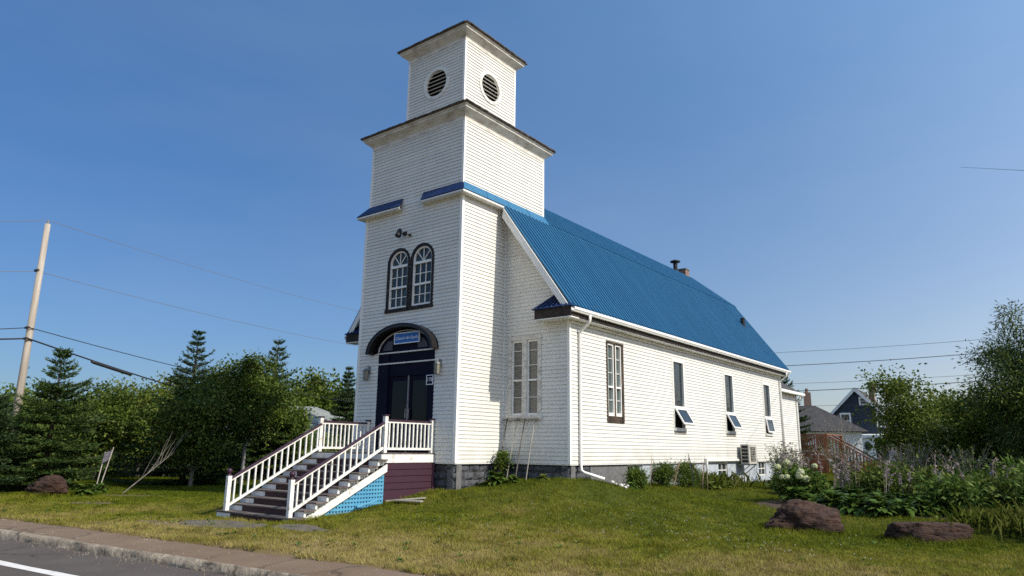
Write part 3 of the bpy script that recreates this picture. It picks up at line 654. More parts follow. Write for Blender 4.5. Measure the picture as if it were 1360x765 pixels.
for (a, b) in BW:
    f = MB()
    for (u0, u1, z0, z1) in ((a, a+.05, -.61, -.035), (b-.05, b, -.61, -.035), (a+.05, b-.05, -.61, -.56), (a+.05, b-.05, -.085, -.035), ((a+b)/2-.02, (a+b)/2+.02, -.56, -.085), (a+.05, (a+b)/2-.02, -.335, -.305), ((a+b)/2+.02, b-.05, -.335, -.305)):
        f.fbox(Fs, u0, u1, z0, z1, -.16, -.10)
    fo = f.build('basement_window', M['worn_white'], P)
    MB().fbox(Fs, a+.04, b-.04, -.6, -.04, -.2, -.15).build('pane', M['glass'], fo)

# blue ribbed roof
def ribbed(a0, a1, t0, t1, pitch=.185, rh=.055, thick=.05):
    a0, a1, t0, t1 = map(Vector, (a0, a1, t0, t1))
    L = (a1-a0).length; nrm = (a1-a0).cross(t0-a0).normalized()
    if nrm.z < 0: nrm = -nrm
    prof = [(0, 0)]; u = pitch*.5
    while u < L-.06:
        prof += [(u-.030, 0), (u-.020, rh), (u+.020, rh), (u+.030, 0)]; u += pitch
    prof.append((L, 0))
    V = []; n = len(prof)
    for base, end in ((a0, a1), (t0, t1)):
        for (u, h) in prof: V.append(base.lerp(end, u/L) + nrm*(h+thick))
    mb = MB(); mb.v = [tuple(v) for v in V]; mb.f = [(k, k+1, n+k+1, n+k) for k in range(n-1)]
    mb.q(a0, a1, t1, t0)
    for p, q in ((a0, a1), (a1, t1), (t1, t0), (t0, a0)): mb.q(p, q, q+nrm*thick, p+nrm*thick)
    return mb
y0, y1 = D-.40, YF+.276
ribbed((XE, y0, ZE), (XE, y1, ZE), (XB, y0, ZB), (XB, y1, ZB)).build('lower_roof', M['roof'], P)
ribbed((mir(XE), y0, ZE), (mir(XE), y1, ZE), (mir(XB), y0, ZB), (mir(XB), y1, ZB)).build('lower_roof', M['roof'], P)
yu = 3.93
ribbed((XB+.03, yu, ZB-.0), (XB+.03, y1, ZB-.0), (XR, yu, ZR), (XR, y1, ZR)).build('upper_roof', M['roof'], P)
ribbed((mir(XB)-.03, yu, ZB), (mir(XB)-.03, y1, ZB), (XR, yu, ZR), (XR, y1, ZR)).build('upper_roof', M['roof'], P)
mb = MB()
for s_ in (1, -1):
    mb.prism([(XR, yu, ZR+.10), (XR+s_*.2, yu, ZR-.05), (XR+s_*.2, yu, ZR-.07), (XR, yu, ZR+.07)], [(XR, y1+.01, ZR+.10), (XR+s_*.2, y1+.01, ZR-.05), (XR+s_*.2, y1+.01, ZR-.07), (XR, y1+.01, ZR+.07)])
mb.build('ridge_cap', M['roof'], P)
for s_ in (1, -1):
    xx = XB+.035 if s_ > 0 else mir(XB+.035)
    MB().beam((xx, 3.97, ZB+.055), (xx, y1+.005, ZB+.055), .15, .03, (s_*.72, 0, .69)).build('roof_flashing', M['roof'], P)
sl = (ZB-ZE)/(XE-XB)
def rake(y, mx, h=.17, t=.035):      # white board under the verge
    f = (lambda x: mir(x)) if mx else (lambda x: x)
    c = [(XE-.02, ZE-.03), (XB+.02, ZB-.03), (XB-.02, ZB-.03-h*1.6), (XE-.02-h*.2, ZE-.03-h*1.5)]
    return MB().prism([(f(x), y-t, z) for x, z in c], [(f(x), y, z) for x, z in c])
for mx in (0, 1):
    rake(y0-.003, mx).build('rake_board', M['trim'], P)
    mb = MB(); f = (lambda x: mir(x)) if mx else (lambda x: x)      # soffit of the front overhang
    mb.prism([(f(XE-.05), y0, ZE-.10), (f(XE-.05), D+.02, ZE-.10), (f(XB), D+.02, ZB-.10), (f(XB), y0, ZB-.10)],
             [(f(XE-.05), y0, ZE-.06), (f(XE-.05), D+.02, ZE-.06), (f(XB), D+.02, ZB-.06), (f(XB), y0, ZB-.06)])
    mb.build('verge_soffit', M['trim'], P)
    rake(y1+.04, mx).build('rake_board', M['trim'], P)
    # eaves: fascia, soffit, gutter
    s_ = -1 if mx else 1; xe = f(XE); xw = f(RN) if mx else RN
    def bx(m_, xa, xb_, ya, yb, za, zb_): m_.box((min(xa, xb_), ya, za), (max(xa, xb_), yb, zb_))
    m_ = MB(); bx(m_, xe-s_*.06, xe-s_*.025, D-.38, YF+.24, 3.88, 4.065); m_.build('fascia', M['fascia'], P)
    m_ = MB(); bx(m_, (XL if mx else RN)-s_*.02, xe-s_*.065, D+.02, YF+.02, 3.845, 3.875); m_.build('soffit', M['trim'], P)
    m_ = MB(); bx(m_, (XL if mx else RN)+s_*.018, (XL if mx else RN)+s_*.05, D+.02, YF, 3.76, 3.84); m_.build('frieze_board', M['trim'], P)
    g = [(0, 0), (.085, 0), (.10, .03), (.125, .06), (.125, .125), (.11, .125), (.11, .07), (.08, .015), (.015, .015), (.015, .125), (0, .125)]
    g = [(xe-s_*.022+s_*a, ZE-.115+b) for a, b in g]
    MB().prism([(a, D-.42, b) for a, b in g], [(a, YF+.26, b) for a, b in g]).build('gutter', M['gutter'], P)
    # boxed eave return on the front gable
    xs = [f(1.40), f(2.60)]; xa, xb_ = min(xs), max(xs)
    m_ = MB().box((xa, D-.44, 3.87), (xb_, D-.01, 4.13)); er = m_.build('eave_return', M['fascia'], P)
    MB().box((xa+.01, D-.43, 3.835), (xb_-.01, D-.012, 3.866)).build('return_soffit', M['trim'], er)
    A, B, C_, Pk = Vector((f(1.32), D-.50, 4.135)), Vector((f(2.66), D-.50, 4.135)), Vector((f(1.32), D-.02, 4.135)), Vector((f(1.93), D-.02, 4.66))
    Q = Vector((f(2.25), D-.02, 4.60)); Cb = Vector((f(2.66), D-.02, 4.135))
    m_ = MB(); m_.q(A, B, Q, Pk); m_.q(C_, A, Pk); m_.q(A, B, Cb, C_); m_.q(B, Cb, Q); m_.q(C_, Cb, Q, Pk)
    for k in range(1, 8):
        t = k/8; p0 = A.lerp(B, t); q0 = Pk.lerp(Q, t); nn = Vector((0, -.7, .7)); m_.beam(p0+nn*.012, q0+nn*.012, .03, .025, nn)
    m_.build('return_roof', M['roof_shaded'], er)
def downspout(x, ytop, pts, parent=P, lab=None):
    MB().tube(pts, .042, 8).build('downspout', M['gutter'], parent, smooth=True, label=lab)
downspout(0, 0, [(2.66, 2.42, 3.99), (2.66, 2.42, 3.86), (2.63, 2.42, 3.80), (2.36, 2.42, 3.58), (2.325, 2.42, 3.5), (2.325, 2.42, .0), (2.34, 2.42, -.16), (2.42, 2.46, -.22), (2.85, 2.75, -.37)])
downspout(0, 0, [(2.66, 19.85, 3.99), (2.66, 19.85, 3.86), (2.62, 19.85, 3.8), (2.36, 19.85, 3.6), (2.325, 19.85, 3.5), (2.325, 19.85, -.4)])

# entrance
ent = MB()
for (u0, u1, z0, z1, n0, n1) in ((-3.13, -2.70, .2, 3.05, -.14, .012), (-1.06, -.84, .2, 3.05, -.14, .012), (-2.70, -1.06, 2.36, 3.05, -.14, -.03), (-2.70, -1.06, .2, .245, -.2, .03)):
    ent.fbox(Ff, u0, u1, z0, z1, n0, n1)
dfm = ent.build('door_frame', M['navy'], P, bevel=.006)
t = MB().fbox(Ff, -3.13, -.84, 2.72, 2.755, -.03, .02).fbox(Ff, -3.2, -.8, 3.03, 3.065, -.03, .028); t.build('frame_moulding', M['worn_white'], dfm)
for (a, b, hs) in ((-2.69, -1.885, 1), (-1.865, -1.07, 0)):
    m_ = MB(); z0, z1 = .25, 2.35
    m_.fbox(Ff, a, a+.09, z0, z1, -.11, -.06).fbox(Ff, b-.09, b, z0, z1, -.11, -.06).fbox(Ff, a+.09, b-.09, z1-.12, z1, -.11, -.06).fbox(Ff, a+.09, b-.09, z0, z0+.22, -.11, -.06)
    d = m_.build('door', M['navy'], P, bevel=.005)
    MB().fbox(Ff, a+.08, b-.08, z0+.2, z1-.1, -.095, -.085).build('pane', M['door_glass'], d)
    uh = b-.05 if hs else a+.05
    MB().tube([Ff.p(uh, 1.15, -.06), Ff.p(uh, 1.17, -.01), Ff.p(uh, 1.42, -.01), Ff.p(uh, 1.44, -.06)], .012, 6).build('handle', M['metal_grey'], d)
MB().fbox(Ff, -1.90, -1.855, .25, 2.36, -.06, -.025).build('door_astragal', M['metal_grey'], dfm)
HC, HZ = -2.07, 3.05
MB().farc(Ff, HC, HZ, 0, 1.27, 0, .735, 0, math.pi, -.10, -.03, 32).build('tympanum', M['navy'], dfm)
MB().farc(Ff, HC, HZ+.02, 1.09, 1.105, .595, .61, .05, math.pi-.05, -.03, .005, 32).build('arch_moulding', M['worn_white'], dfm)
for s_ in (1, -1):
    c = [(.52, .05), (.93, .05), (.86, .20), (.70, .33), (.52, .33)]
    MB().fpoly(Ff, [(HC+s_*a, HZ+.03+b) for a, b in c], -.032, -.012).build('arch_pane', M['grey_pane'], dfm)
hd = MB().farc(Ff, HC, HZ-.02, 1.245, 1.335, .71, .785, 0, math.pi, -.02, .26, 40); hood = hd.build('arch_hood', M['hood'], P, bevel=.004)
MB().farc(Ff, HC, HZ-.02, 1.34, 1.365, .79, .815, -.0, math.pi, -.015, .275, 40).build('hood_flashing', M['hood'], hood)
# twin arched windows over the door
for (a, b) in WIN:
    c = (a+b)/2; r_ = (b-a)/2; zs, rz, z0 = 5.73, .445, 4.30
    m_ = MB(); tw = .07
    m_.farc(Ff, c, zs, r_-tw, r_+.01, rz-tw, rz+.012, 0, math.pi, -.05, .035, 24).fbox(Ff, a-.01, a+tw, z0, zs, -.05, .035).fbox(Ff, b-tw, b+.01, z0, zs, -.05, .035).fbox(Ff, a-.03, b+.03, z0-.06, z0+.045, -.05, .05)
    wo = m_.build('arched_window', M['black_trim'], P)
    i0, i1 = a+tw+.003, b-tw-.003; ri = r_-tw-.003; zi = rz-tw-.003; s = MB(); sw = .05
    zb_, zm, zt = z0+.05, 4.98, 5.62
    s.fbox(Ff, i0, i0+sw, zb_, zs, -.06, -.01).fbox(Ff, i1-sw, i1, zb_, zs, -.06, -.01).fbox(Ff, i0+sw, i1-sw, zb_, zb_+.06, -.06, -.01)
    s.fbox(Ff, i0+sw, i1-sw, zm-.03, zm+.03, -.06, 0).fbox(Ff, i0+sw, i1-sw, zt-.03, zt+.045, -.06, 0)
    s.farc(Ff, c, zs, ri-sw, ri, zi-sw, zi, 0, math.pi, -.06, -.01, 24)
    s.build('sash', M['trim'], wo)
    g = MB(); mw = .011
    for (za, zb2) in ((zb_+.06, zm-.03), (zm+.03, zt-.03)):
        for k in (1, 2):
            u = i0+sw+(i1-i0-2*sw)*k/3; g.fbox(Ff, u-mw, u+mw, za, zb2, -.055, -.03)
        zc = (za+zb2)/2
        for k in range(3):
            ua = i0+sw+(i1-i0-2*sw)*k/3+(mw if k else 0); ub = i0+sw+(i1-i0-2*sw)*(k+1)/3-(mw if k < 2 else 0); g.fbox(Ff, ua, ub, zc-mw, zc+mw, -.055, -.03)
    for an in (45, 90, 135):
        d_ = (math.cos(R(an)), math.sin(R(an))); pz = (-d_[1]*mw, d_[0]*mw)
        e = (c+d_[0]*(ri-sw), zt+.045+d_[1]*(zi-.01+zs-zt-.06)); st = (c, zt+.045)
        g.fpoly(Ff, [(st[0]+pz[0], st[1]+pz[1]), (e[0]+pz[0], e[1]+pz[1]), (e[0]-pz[0], e[1]-pz[1]), (st[0]-pz[0], st[1]-pz[1])], -.055, -.03)
    g.build('muntins', M['trim'], wo)
    MB().fbox(Ff, i0, i1, zb_, zs, -.075, -.062).farc(Ff, c, zs, 0, ri, 0, zi, 0, math.pi, -.075, -.062, 20).build('pane', M['glass'], wo)

# nave front window with blinds
a, b, z0, z1 = FW
m_ = MB().fbox(Fn, a-.05, a+.06, z0-.02, z1+.06, -.08, .03).fbox(Fn, b-.06, b+.05, z0-.02, z1+.06, -.08, .03).fbox(Fn, a+.06, b-.06, z1-.05, z1+.06, -.08, .03).fbox(Fn, a-.08, b+.08, z0-.08, z0+.05, -.08, .06).fbox(Fn, (a+b)/2-.07, (a+b)/2+.07, z0+.05, z1-.05, -.08, .02)
wo = m_.build('window', M['old_white'], P)
for (u0, u1) in ((a+.06, (a+b)/2-.07), ((a+b)/2+.07, b-.06)):
    s = MB(); s.fbox(Fn, u0, u0+.045, z0+.05, z1-.05, -.07, -.02).fbox(Fn, u1-.045, u1, z0+.05, z1-.05, -.07, -.02).fbox(Fn, u0+.045, u1-.045, z0+.05, z0+.11, -.07, -.02).fbox(Fn, u0+.045, u1-.045, z1-.11, z1-.05, -.07, -.02)
    zc = z0+.05+(z1-z0)*.44; s.fbox(Fn, u0+.045, u1-.045, zc-.025, zc+.025, -.07, -.015)
    for zz in (z0+.55, zc+.42, zc+.84): s.fbox(Fn, u0+.045, u1-.045, zz-.008, zz+.008, -.065, -.04)
    s.build('sash', M['trim'], wo); MB().fbox(Fn, u0+.02, u1-.02, z0+.06, z1-.06, -.085, -.072).build('pane', M['blind'], wo)
# first side window: twin sashes in a rotten brown frame
a, b, z0, z1 = SW[0]
m_ = MB().fbox(Fs, a-.02, a+.07, z0, z1, -.08, .022).fbox(Fs, b-.10, b+.02, z0, z1, -.08, .03).fbox(Fs, a-.02, b+.02, z1, z1+.06, -.08, .04).fbox(Fs, a-.02, b+.02, z0-.04, z0+.16, -.08, .02).fbox(Fs, (a+b)/2-.06, (a+b)/2+.05, z0+.16, z1, -.08, .0)
wo = m_.build('window', M['brown_trim'], P)
for (u0, u1) in ((a+.07, (a+b)/2-.06), ((a+b)/2+.05, b-.10)):
    s = MB(); s.fbox(Fs, u0, u0+.04, z0+.16, z1, -.07, .005).fbox(Fs, u1-.04, u1, z0+.16, z1, -.07, .005).fbox(Fs, u0+.04, u1-.04, z0+.16, z0+.25, -.07, .005).fbox(Fs, u0+.04, u1-.04, z1-.05, z1, -.07, .005)
    zc = z0+1.0; s.fbox(Fs, u0+.04, u1-.04, zc-.025, zc+.025, -.07, .008)
    for zz in (z0+.62, zc+.42, zc+.84): s.fbox(Fs, u0+.04, u1-.04, zz-.008, zz+.008, -.066, -.04)
    s.build('sash', M['trim'], wo); MB().fbox(Fs, u0+.02, u1-.02, z0+.17, z1-.02, -.085, -.072).build('pane', M['glass_green'], wo)
# picture windows with an awning sash below
for i, (a, b, z0, z1) in enumerate(SW[1:]):
    zm = z0+.70; fw = .055
    m_ = MB().fbox(Fs, a, a+fw, z0, z1, -.09, .03).fbox(Fs, b-fw, b, z0, z1, -.09, .03).fbox(Fs, a+fw, b-fw, z1-fw, z1, -.09, .03).fbox(Fs, a+fw, b-fw, zm, zm+.08, -.09, .03).fbox(Fs, a-.03, b+.03, z0-.05, z0+.05, -.09, .07)
    wo = m_.build('window', M['trim'], P)
    MB().fbox(Fs, a-.05, a-.005, z0-.02, z1+.04, -.01, .022).fbox(Fs, b+.005, b+.05, z0-.02, z1+.04, -.01, .022).fbox(Fs, a-.005, b+.005, z1+.004, z1+.045, -.01, .022).build('casing', M['worn_white'], wo)
    if i < 2: MB().fbox(Fs, a-.02, b+.02, z0-.15, z0-.055, -.01, .03).build('sill', M['wood_grey'], wo)
    MB().fbox(Fs, a+fw, b-fw, zm+.08, z1-fw, -.06, -.045).build('pane', M['glass'], wo)
    MB().fbox(Fs, a+fw, b-fw, z0+.05, zm, -.18, -.165).build('dark_backing', M['black'], wo)  # black sheet stands in for the unlit room behind the open sash
    an = R((30, 27, 9)[i]); L = zm-z0-.08; hz, hn = zm-.01, .035; ca, sa = math.cos(an), math.sin(an)
    Fa = Frame(Fs.p(0, hz, hn), (0, 1, 0), (ca, 0, sa)); Fa.O = Vector(Fs.p(0, hz, hn))
    def ap(u, l, t): return (Fa.O.x + sa*l + ca*t, u, Fa.O.z - ca*l + sa*t)
    def abox(mb_, u0, u1, l0, l1, t0, t1):
        c = [(u0, l0), (u1, l0), (u1, l1), (u0, l1)]; mb_.prism([ap(u, l, t0) for u, l in c], [ap(u, l, t1) for u, l in c])
    s = MB(); abox(s, a+.02, a+.075, 0, L, 0, .04); abox(s, b-.075, b-.02, 0, L, 0, .04); abox(s, a+.075, b-.075, 0, .055, 0, .04); abox(s, a+.075, b-.075, L-.055, L, 0, .04)
    aw = s.build('awning_sash', M['trim'], wo); g = MB(); abox(g, a+.07, b-.07, .05, L-.05, .012, .022); g.build('pane', M['glass'], aw)

# lanterns, roof fittings
def lantern(u, z):
    m_ = MB().fbox(Ff, u-.05, u+.05, z+.06, z+.26, .012, .03).tube([Ff.p(u, z+.2, .03), Ff.p(u, z+.29, .07), Ff.p(u, z+.27, .13), Ff.p(u, z+.2, .14)], .011, 6)
    m_.lathe(Ff.p(u, z, .14), [(.10, .13), (.09, .145), (.035, .20), (.01, .205)], 8)
    m_.lathe(Ff.p(u, z, .14), [(.02, -.17), (.07, -.15), (.075, -.135)], 8)
    for k in range(4):
        t = math.pi/4+k*math.pi/2; x, y, z_ = Ff.p(u, z, .14); m_.beam((x+.072*math.cos(t), y+.072*math.sin(t), z_-.14), (x+.088*math.cos(t), y+.088*math.sin(t), z_+.135), .012, .012, (1, 0, 0))
    l = m_.build('wall_lantern', M['metal_grey'], P); MB().lathe(Ff.p(u, z, .14), [(.06, -.13), (.075, .12)], 8).build('lamp_glass', M['lamp_glass'], l)
lantern(-.62, 2.47); lantern(-3.50, 2.44)
m_ = MB().lathe(Ff.p(-2.24, 6.6, .02), [(.07, -.05), (.07, .05)], 10).tube([Ff.p(-2.24, 6.6, .02), Ff.p(-2.26, 6.56, .22)], .02, 6).tube([Ff.p(-2.26, 6.70, .22), Ff.p(-2.26, 6.62, .24), Ff.p(-2.26, 6.46, .30)], [.05, .075, .095], 10).tube([Ff.p(-2.02, 6.52, .0), Ff.p(-2.0, 6.5, .1)], .035, 6)
m_.build('flood_light', M['metal_dark'], P)
ch = MB().box((-2.3, 19.4, 8.7), (-1.9, 19.85, 9.55)).build('chimney', M['brick'], P)
MB().box((-2.33, 19.37, 9.54), (-1.87, 19.88, 9.60)).build('chimney_cap', M['mortar'], ch)
MB().lathe((-2.25, 18.95, 9.05), [(.11, 0), (.11, .78)], 12).lathe((-2.25, 18.95, 9.05), [(.16, .80), (.26, .82), (.26, .87), (.08, .94)], 12).build('stove_pipe', M['metal_dark'], P)
MB().lathe((1.2, 18.6, 5.85), [(.10, 0), (.10, .62), (.115, .62), (.115, .68)], 10).build('vent_pipe', M['metal_dark'], P)
# rear annex
ax0, ax1, ay0, ay1, az = -5.6, 1.92, YF+.02, 23.7, 3.22
mb = MB()
siding(mb, Frame((ax1, 0, 0), (0, 1, 0), (1, 0, 0)), -.4, az, ay0, ay1); siding(mb, Frame((ax0, 0, 0), (0, 1, 0), (-1, 0, 0)), -.4, az, ay0, ay1)
siding(mb, Frame((0, ay1, 0), (1, 0, 0), (0, 1, 0)), -.4, az, ax0, ax1)
mb.build('annex_wall', M['siding'], P)
MB().box((ax1-.08, ay1-.08, -.4), (ax1+.02, ay1+.02, az)).build('corner_trim', M['trim'], P)
mb = MB(); e = .28
lo = [(ax0-e, ay0, az+.06), (ax1+e, ay0, az+.06), (ax1+e, ay1+e, az+.06), (ax0-e, ay1+e, az+.06)]; hi = [(ax0+1.2, ay0, az+1.2), (ax1-1.3, ay0, az+1.2), (ax1-1.3, ay1-1.4, az+1.2), (ax0+1.2, ay1-1.4, az+1.2)]
mb.prism(lo, hi); mb.build('annex_roof', M['grey_roof'], P)
MB().box((ax1+.02, ay0+.01, az-.02), (ax1+e-.02, ay1+e-.02, az+.055)).box((ax1+e-.015, ay0+.01, az-.04), (ax1+e+.09, ay1+e, az+.08)).build('annex_gutter', M['gutter'], P)
MB().tube([(2.2, 23.5, 3.18), (2.15, 23.5, 3.0), (1.99, 23.5, 2.85), (1.98, 23.5, -.4)], .045, 8).build('downspout', M['gutter'], P)
MB().tube([(RN+.05, 20.02, .1), (RN+.05, 20.02, 1.75)], .03, 6).build('conduit', M['gutter'], P)

# sign and house number
def text_mesh(body, size, F, u, z, n, mat, parent, name='lettering', shear=0.0):
    c = bpy.data.curves.new(name, 'FONT'); c.body = body; c.size = size; c.align_x = 'CENTER'; c.align_y = 'CENTER'; c.extrude = .003; c.shear = shear
    o_ = bpy.data.objects.new(name, c); COL.objects.link(o_)
    bpy.context.view_layer.update()
    me = bpy.data.meshes.new_from_object(o_.evaluated_get(bpy.context.evaluated_depsgraph_get()))
    bpy.data.objects.remove(o_)
    co = np.empty(len(me.vertices)*3); me.vertices.foreach_get('co', co); co = co.reshape(-1, 3)
    new = np.array([F.p(u+x, z+y, n+zz) for x, y, zz in co]); me.vertices.foreach_set('co', new.ravel().astype(np.float32)); me.update()
    me.materials.clear(); me.materials.append(mat); me.name = name
    return link(bpy.data.objects.new(name, me), parent)
sg = thing('sign', 'small blue rectangular sign with white italic lettering hung in the arch over the church door', 'sign', Ff.p(-1.96, 3.42, .05))
MB().fbox(Ff, -2.44, -1.46, 3.305, 3.575, .02, .045).build('panel', M['sign_blue'], sg)
MB().fbox(Ff, -2.465, -2.44, 3.28, 3.60, .015, .055).fbox(Ff, -1.46, -1.435, 3.28, 3.60, .015, .055).fbox(Ff, -2.44, -1.46, 3.575, 3.60, .015, .055).fbox(Ff, -2.44, -1.46, 3.28, 3.305, .015, .055).build('border', M['sign_white'], sg)
text_mesh('Church Art Studio', .125, Ff, -1.95, 3.435, .048, M['sign_white'], sg, shear=.35)
hn = thing('house_number', 'dark square number plate reading 178 with a white border on the door frame', 'house number', Ff.p(-.99, 2.2, .02))
MB().fbox(Ff, -1.10, -.88, 2.08, 2.31, .014, .026).build('plate', M['navy'], hn)
MB().fbox(Ff, -1.12, -1.10, 2.06, 2.33, .014, .032).fbox(Ff, -.88, -.86, 2.06, 2.33, .014, .032).fbox(Ff, -1.10, -.88, 2.31, 2.33, .014, .032).fbox(Ff, -1.10, -.88, 2.06, 2.08, .014, .032).build('border', M['sign_white'], hn)
text_mesh('178', .15, Ff, -.99, 2.195, .028, M['sign_white'], hn, 'numerals')

# ------------------------------------------------------------------ front porch and steps
porch = thing('front_porch', 'white railed porch with purple handrails and wooden steps up to the church door', 'porch', (-2.05, -2.4, -1.1))
PX0, PX1, PY, PZ = -3.46, -.74, -1.86, .24
mb = MB()
for k in range(12):
    y = PY+.02+k*.153; mb.box((PX0, y, PZ-.035), (PX1+.03, y+.146, PZ))
mb.build('deck_boards', M['tread'], porch)
MB().box((PX1-.03, PY+.01, -.0), (PX1+.035, -.02, PZ-.037)).box((PX0-.02, PY+.01, 0), (PX0+.03, -.02, PZ-.037)).box((PX0-.02, PY-.03, 0), (PX1+.035, PY+.006, PZ-.037)).build('rim_board', M['worn_white'], porch, bevel=.004)
mb = MB(); nb = 5; hb = .80/nb
rs = random.Random(2)
for k in range(nb):
    z = -.005-(k+1)*hb+.004; y_a = PY+.05-rs.random()*.03; mb.box((PX1-.02, y_a, z-.12*(k == nb-1)), (PX1+.012+rs.random()*.012, -.10+rs.random()*.05, z+hb-.012))
mb.build('skirting_panel', M['purple_board'], porch, bevel=.004)
MB().box((PX1-.03, -.09, -.9), (PX1+.05, -.02, .0)).build('corner_post', M['purple'], porch)
MB().box((PX0, PY+.3, -1.2), (PX0+.02, -.05, -.01)).build('skirting_panel', M['purple_board'], porch)
NT = 9; YB, ZBt = -4.46, -1.27
run = (PY-YB)/NT; rise = (PZ-ZBt)/(NT+1); SX0, SX1 = -3.46, -.50
for k in range(NT):
    zt = PZ-(k+1)*rise; ya = PY-(k+1)*run; x1 = SX1 if k < NT-1 else SX1+.14
    MB().box((SX0-.03, ya-.03, zt-.035), (x1+.02, ya+run-.012, zt)).build('tread', M['tread'], porch, bevel=.004)
    r_ = MB().box((SX0+.563, ya+.004, zt-rise+.001), (-.86, ya+.024, zt-.036)).build('riser', M['riser'], porch)
    MB().box((SX0, ya-.006, zt-rise+.001), (SX0+.56, ya+.022, zt-.037)).build('riser_end', M['grey_side'], r_); MB().box((-.857, ya-.006, zt-rise+.001), (x1-.03, ya+.022, zt-.037)).build('riser_end', M['grey_side'], r_)
MB().box((PX0, PY-.034, .0), (PX1+.03, PY-.03, .2))
for xs in (SX1-.05, SX0+.0):      # open zigzag stringers: box ends with a sloping board
    mb = MB()
    a0, a1 = (YB+.12, ZBt+.02), (PY, PZ-rise*1.0)
    pts = [(YB+.02, ZBt-.06), (YB+.36, ZBt-.06), (PY+.02, -.14), (PY+.02, .02), (PY-.1, .02)]
    dz = .0
    c = [(YB+.03, ZBt+.0), (YB+.30, ZBt-.05), (PY+.02, -.20), (PY+.02, -.03)]
    mb.prism([(xs-.02, y, z) for y, z in c], [(xs+.02, y, z) for y, z in c])
    for k in range(NT):
        zt = PZ-(k+1)*rise; ya = PY-(k+1)*run
        mb.box((xs-.018, ya+.0, zt-rise-.0), (xs+.018, ya+.05, zt-.037))
        mb.box((xs-.015, ya+.05, zt-.075), (xs+.015, ya+run-.002, zt-.037))
        mb.box((xs-.10, ya+.05, zt-rise+.002), (xs-.085, ya+run-.003, zt-.037))
    mb.build('stringer', M['worn_white'], porch)
# turquoise lattice
mb = MB(); lx = SX1-.12; p_ = .088
def clipz(y): return -.24+(y-PY)*((.24+ZBt-.0+.02)/-(YB-PY))*-1 if False else -.22+(y-PY)*(1.02/2.28)
y = PY-.02
while y > YB+.45:
    zt = clipz(y)-.0; zb = -1.30
    if zt > zb: mb.box((lx-.008, y-.026, zb), (lx, y+.026, zt))
    y -= p_
z = -1.28
while z < -.25:
    yl = PY+(z+.22)*(2.28/1.02)
    mb.box((lx+.002, max(yl, YB+.4), z-.026), (lx+.010, PY, z+.026)); z += p_
mb.build('lattice', M['lattice'], porch)
MB().box((lx-.02, PY+.002, -1.2), (lx-.3, PY+.03, .0)).build('gap_shade', M['black'], porch)  # black panel stands in for the shadow at the lattice end
# railings
def post(x, y, z0, z1, ball=False, s=.10):
    p_ = MB().box((x-s/2, y-s/2, z0), (x+s/2, y+s/2, z1)).build('newel_post' if ball else 'railing_post', M['worn_white'], porch, bevel=.006)
    if ball:
        MB().lathe((x, y, z1), [(.058, 0), (.062, .02), (.04, .03), (.035, .05), (.055, .075), (.066, .105), (.066, .125), (.05, .155), (.02, .172)], 14).build('finial', M['purple'], p_, smooth=True)
    else:
        MB().box((x-s/2-.02, y-s/2-.02, z1+.001), (x+s/2+.02, y+s/2+.02, z1+.035)).build('post_cap', M['purple'], p_, bevel=.006)
RX1, RX0 = -.79, -3.26
yb, yt = YB+.10, PY+.12
zb0, zt0 = ZBt+rise, PZ
for x in (RX1, RX0): post(x, yb, ZBt+.06, -.33, True)
for x in (RX1, RX0-.10): post(x, yt, PZ, PZ+.90)
for x in (RX1, RX0-.10): post(x, -.08, PZ, PZ+.86, s=.085)
def railing(a, b, nbal, zlow, zhigh, w=.075):
    r_ = MB().beam(Vector(a)+Vector((0, 0, zhigh)), Vector(b)+Vector((0, 0, zhigh)), w, .045).build('handrail', M['purple'], porch, bevel=.006)
    MB().beam(Vector(a)+Vector((0, 0, zlow)), Vector(b)+Vector((0, 0, zlow)), .05, .055).beam(Vector(a)+Vector((0, 0, zhigh-.045)), Vector(b)+Vector((0, 0, zhigh-.045)), .035, .04).build('bottom_rail', M['worn_white'], r_)
    for k in range(nbal):
        p_ = Vector(a).lerp(Vector(b), (k+.6)/(nbal+.2))
        MB().box((p_.x-.019, p_.y-.019, p_.z+zlow+.02), (p_.x+.019, p_.y+.019, p_.z+zhigh-.05)).build('baluster', M['worn_white'], r_)
for x in (RX1, RX0): railing((x, yb+.05, ZBt+.13), (x, yt-.05, PZ-.02), 14, .14, .75)
for x in (RX1, RX0-.10): railing((x, yt+.05, PZ), (x, -.125, PZ), 11, .10, .80)

# ------------------------------------------------------------------ small things by the church
hp = thing('heat_pump', 'beige outdoor heat pump unit on brackets low on the church side wall', 'heat pump', (2.55, 14.45, -.12))
hx0, hx1, hy0, hy1, hz0, hz1 = RN+.14, RN+.48, 14.02, 14.92, -.10, .66
MB().box((hx0, hy0, hz0), (hx1, hy1, hz1)).build('case', M['ac'], hp, bevel=.015)
m_ = MB()
for k in range(5):
    z = hz0+.06+k*.135; m_.box((hx0+.05, hy0-.008, z), (hx1-.05, hy0-.002, z+.105))
m_.build('coil_grille', M['metal_dark'], hp)
Fh = Frame((hx1, 0, 0), (0, 1, 0), (1, 0, 0))
m_ = MB().fbox(Fh, hy0+.17, hy1-.18, hz0+.10, hz1-.10, .001, .008); gr_ = m_.build('fan_grille', M['black'], hp)
m_ = MB()
for k in range(9): z = hz0+.13+k*.065; m_.fbox(Fh, hy0+.17, hy1-.18, z-.006, z+.006, .009, .018)
for k in range(3): m_.farc(Fh, (hy0+hy1)/2, (hz0+hz1)/2, .08+k*.075, .09+k*.075, .08+k*.075, .09+k*.075, 0, 2*math.pi, .019, .024, 20)
m_.build('grille_bars', M['ac'], gr_)
m_ = MB()
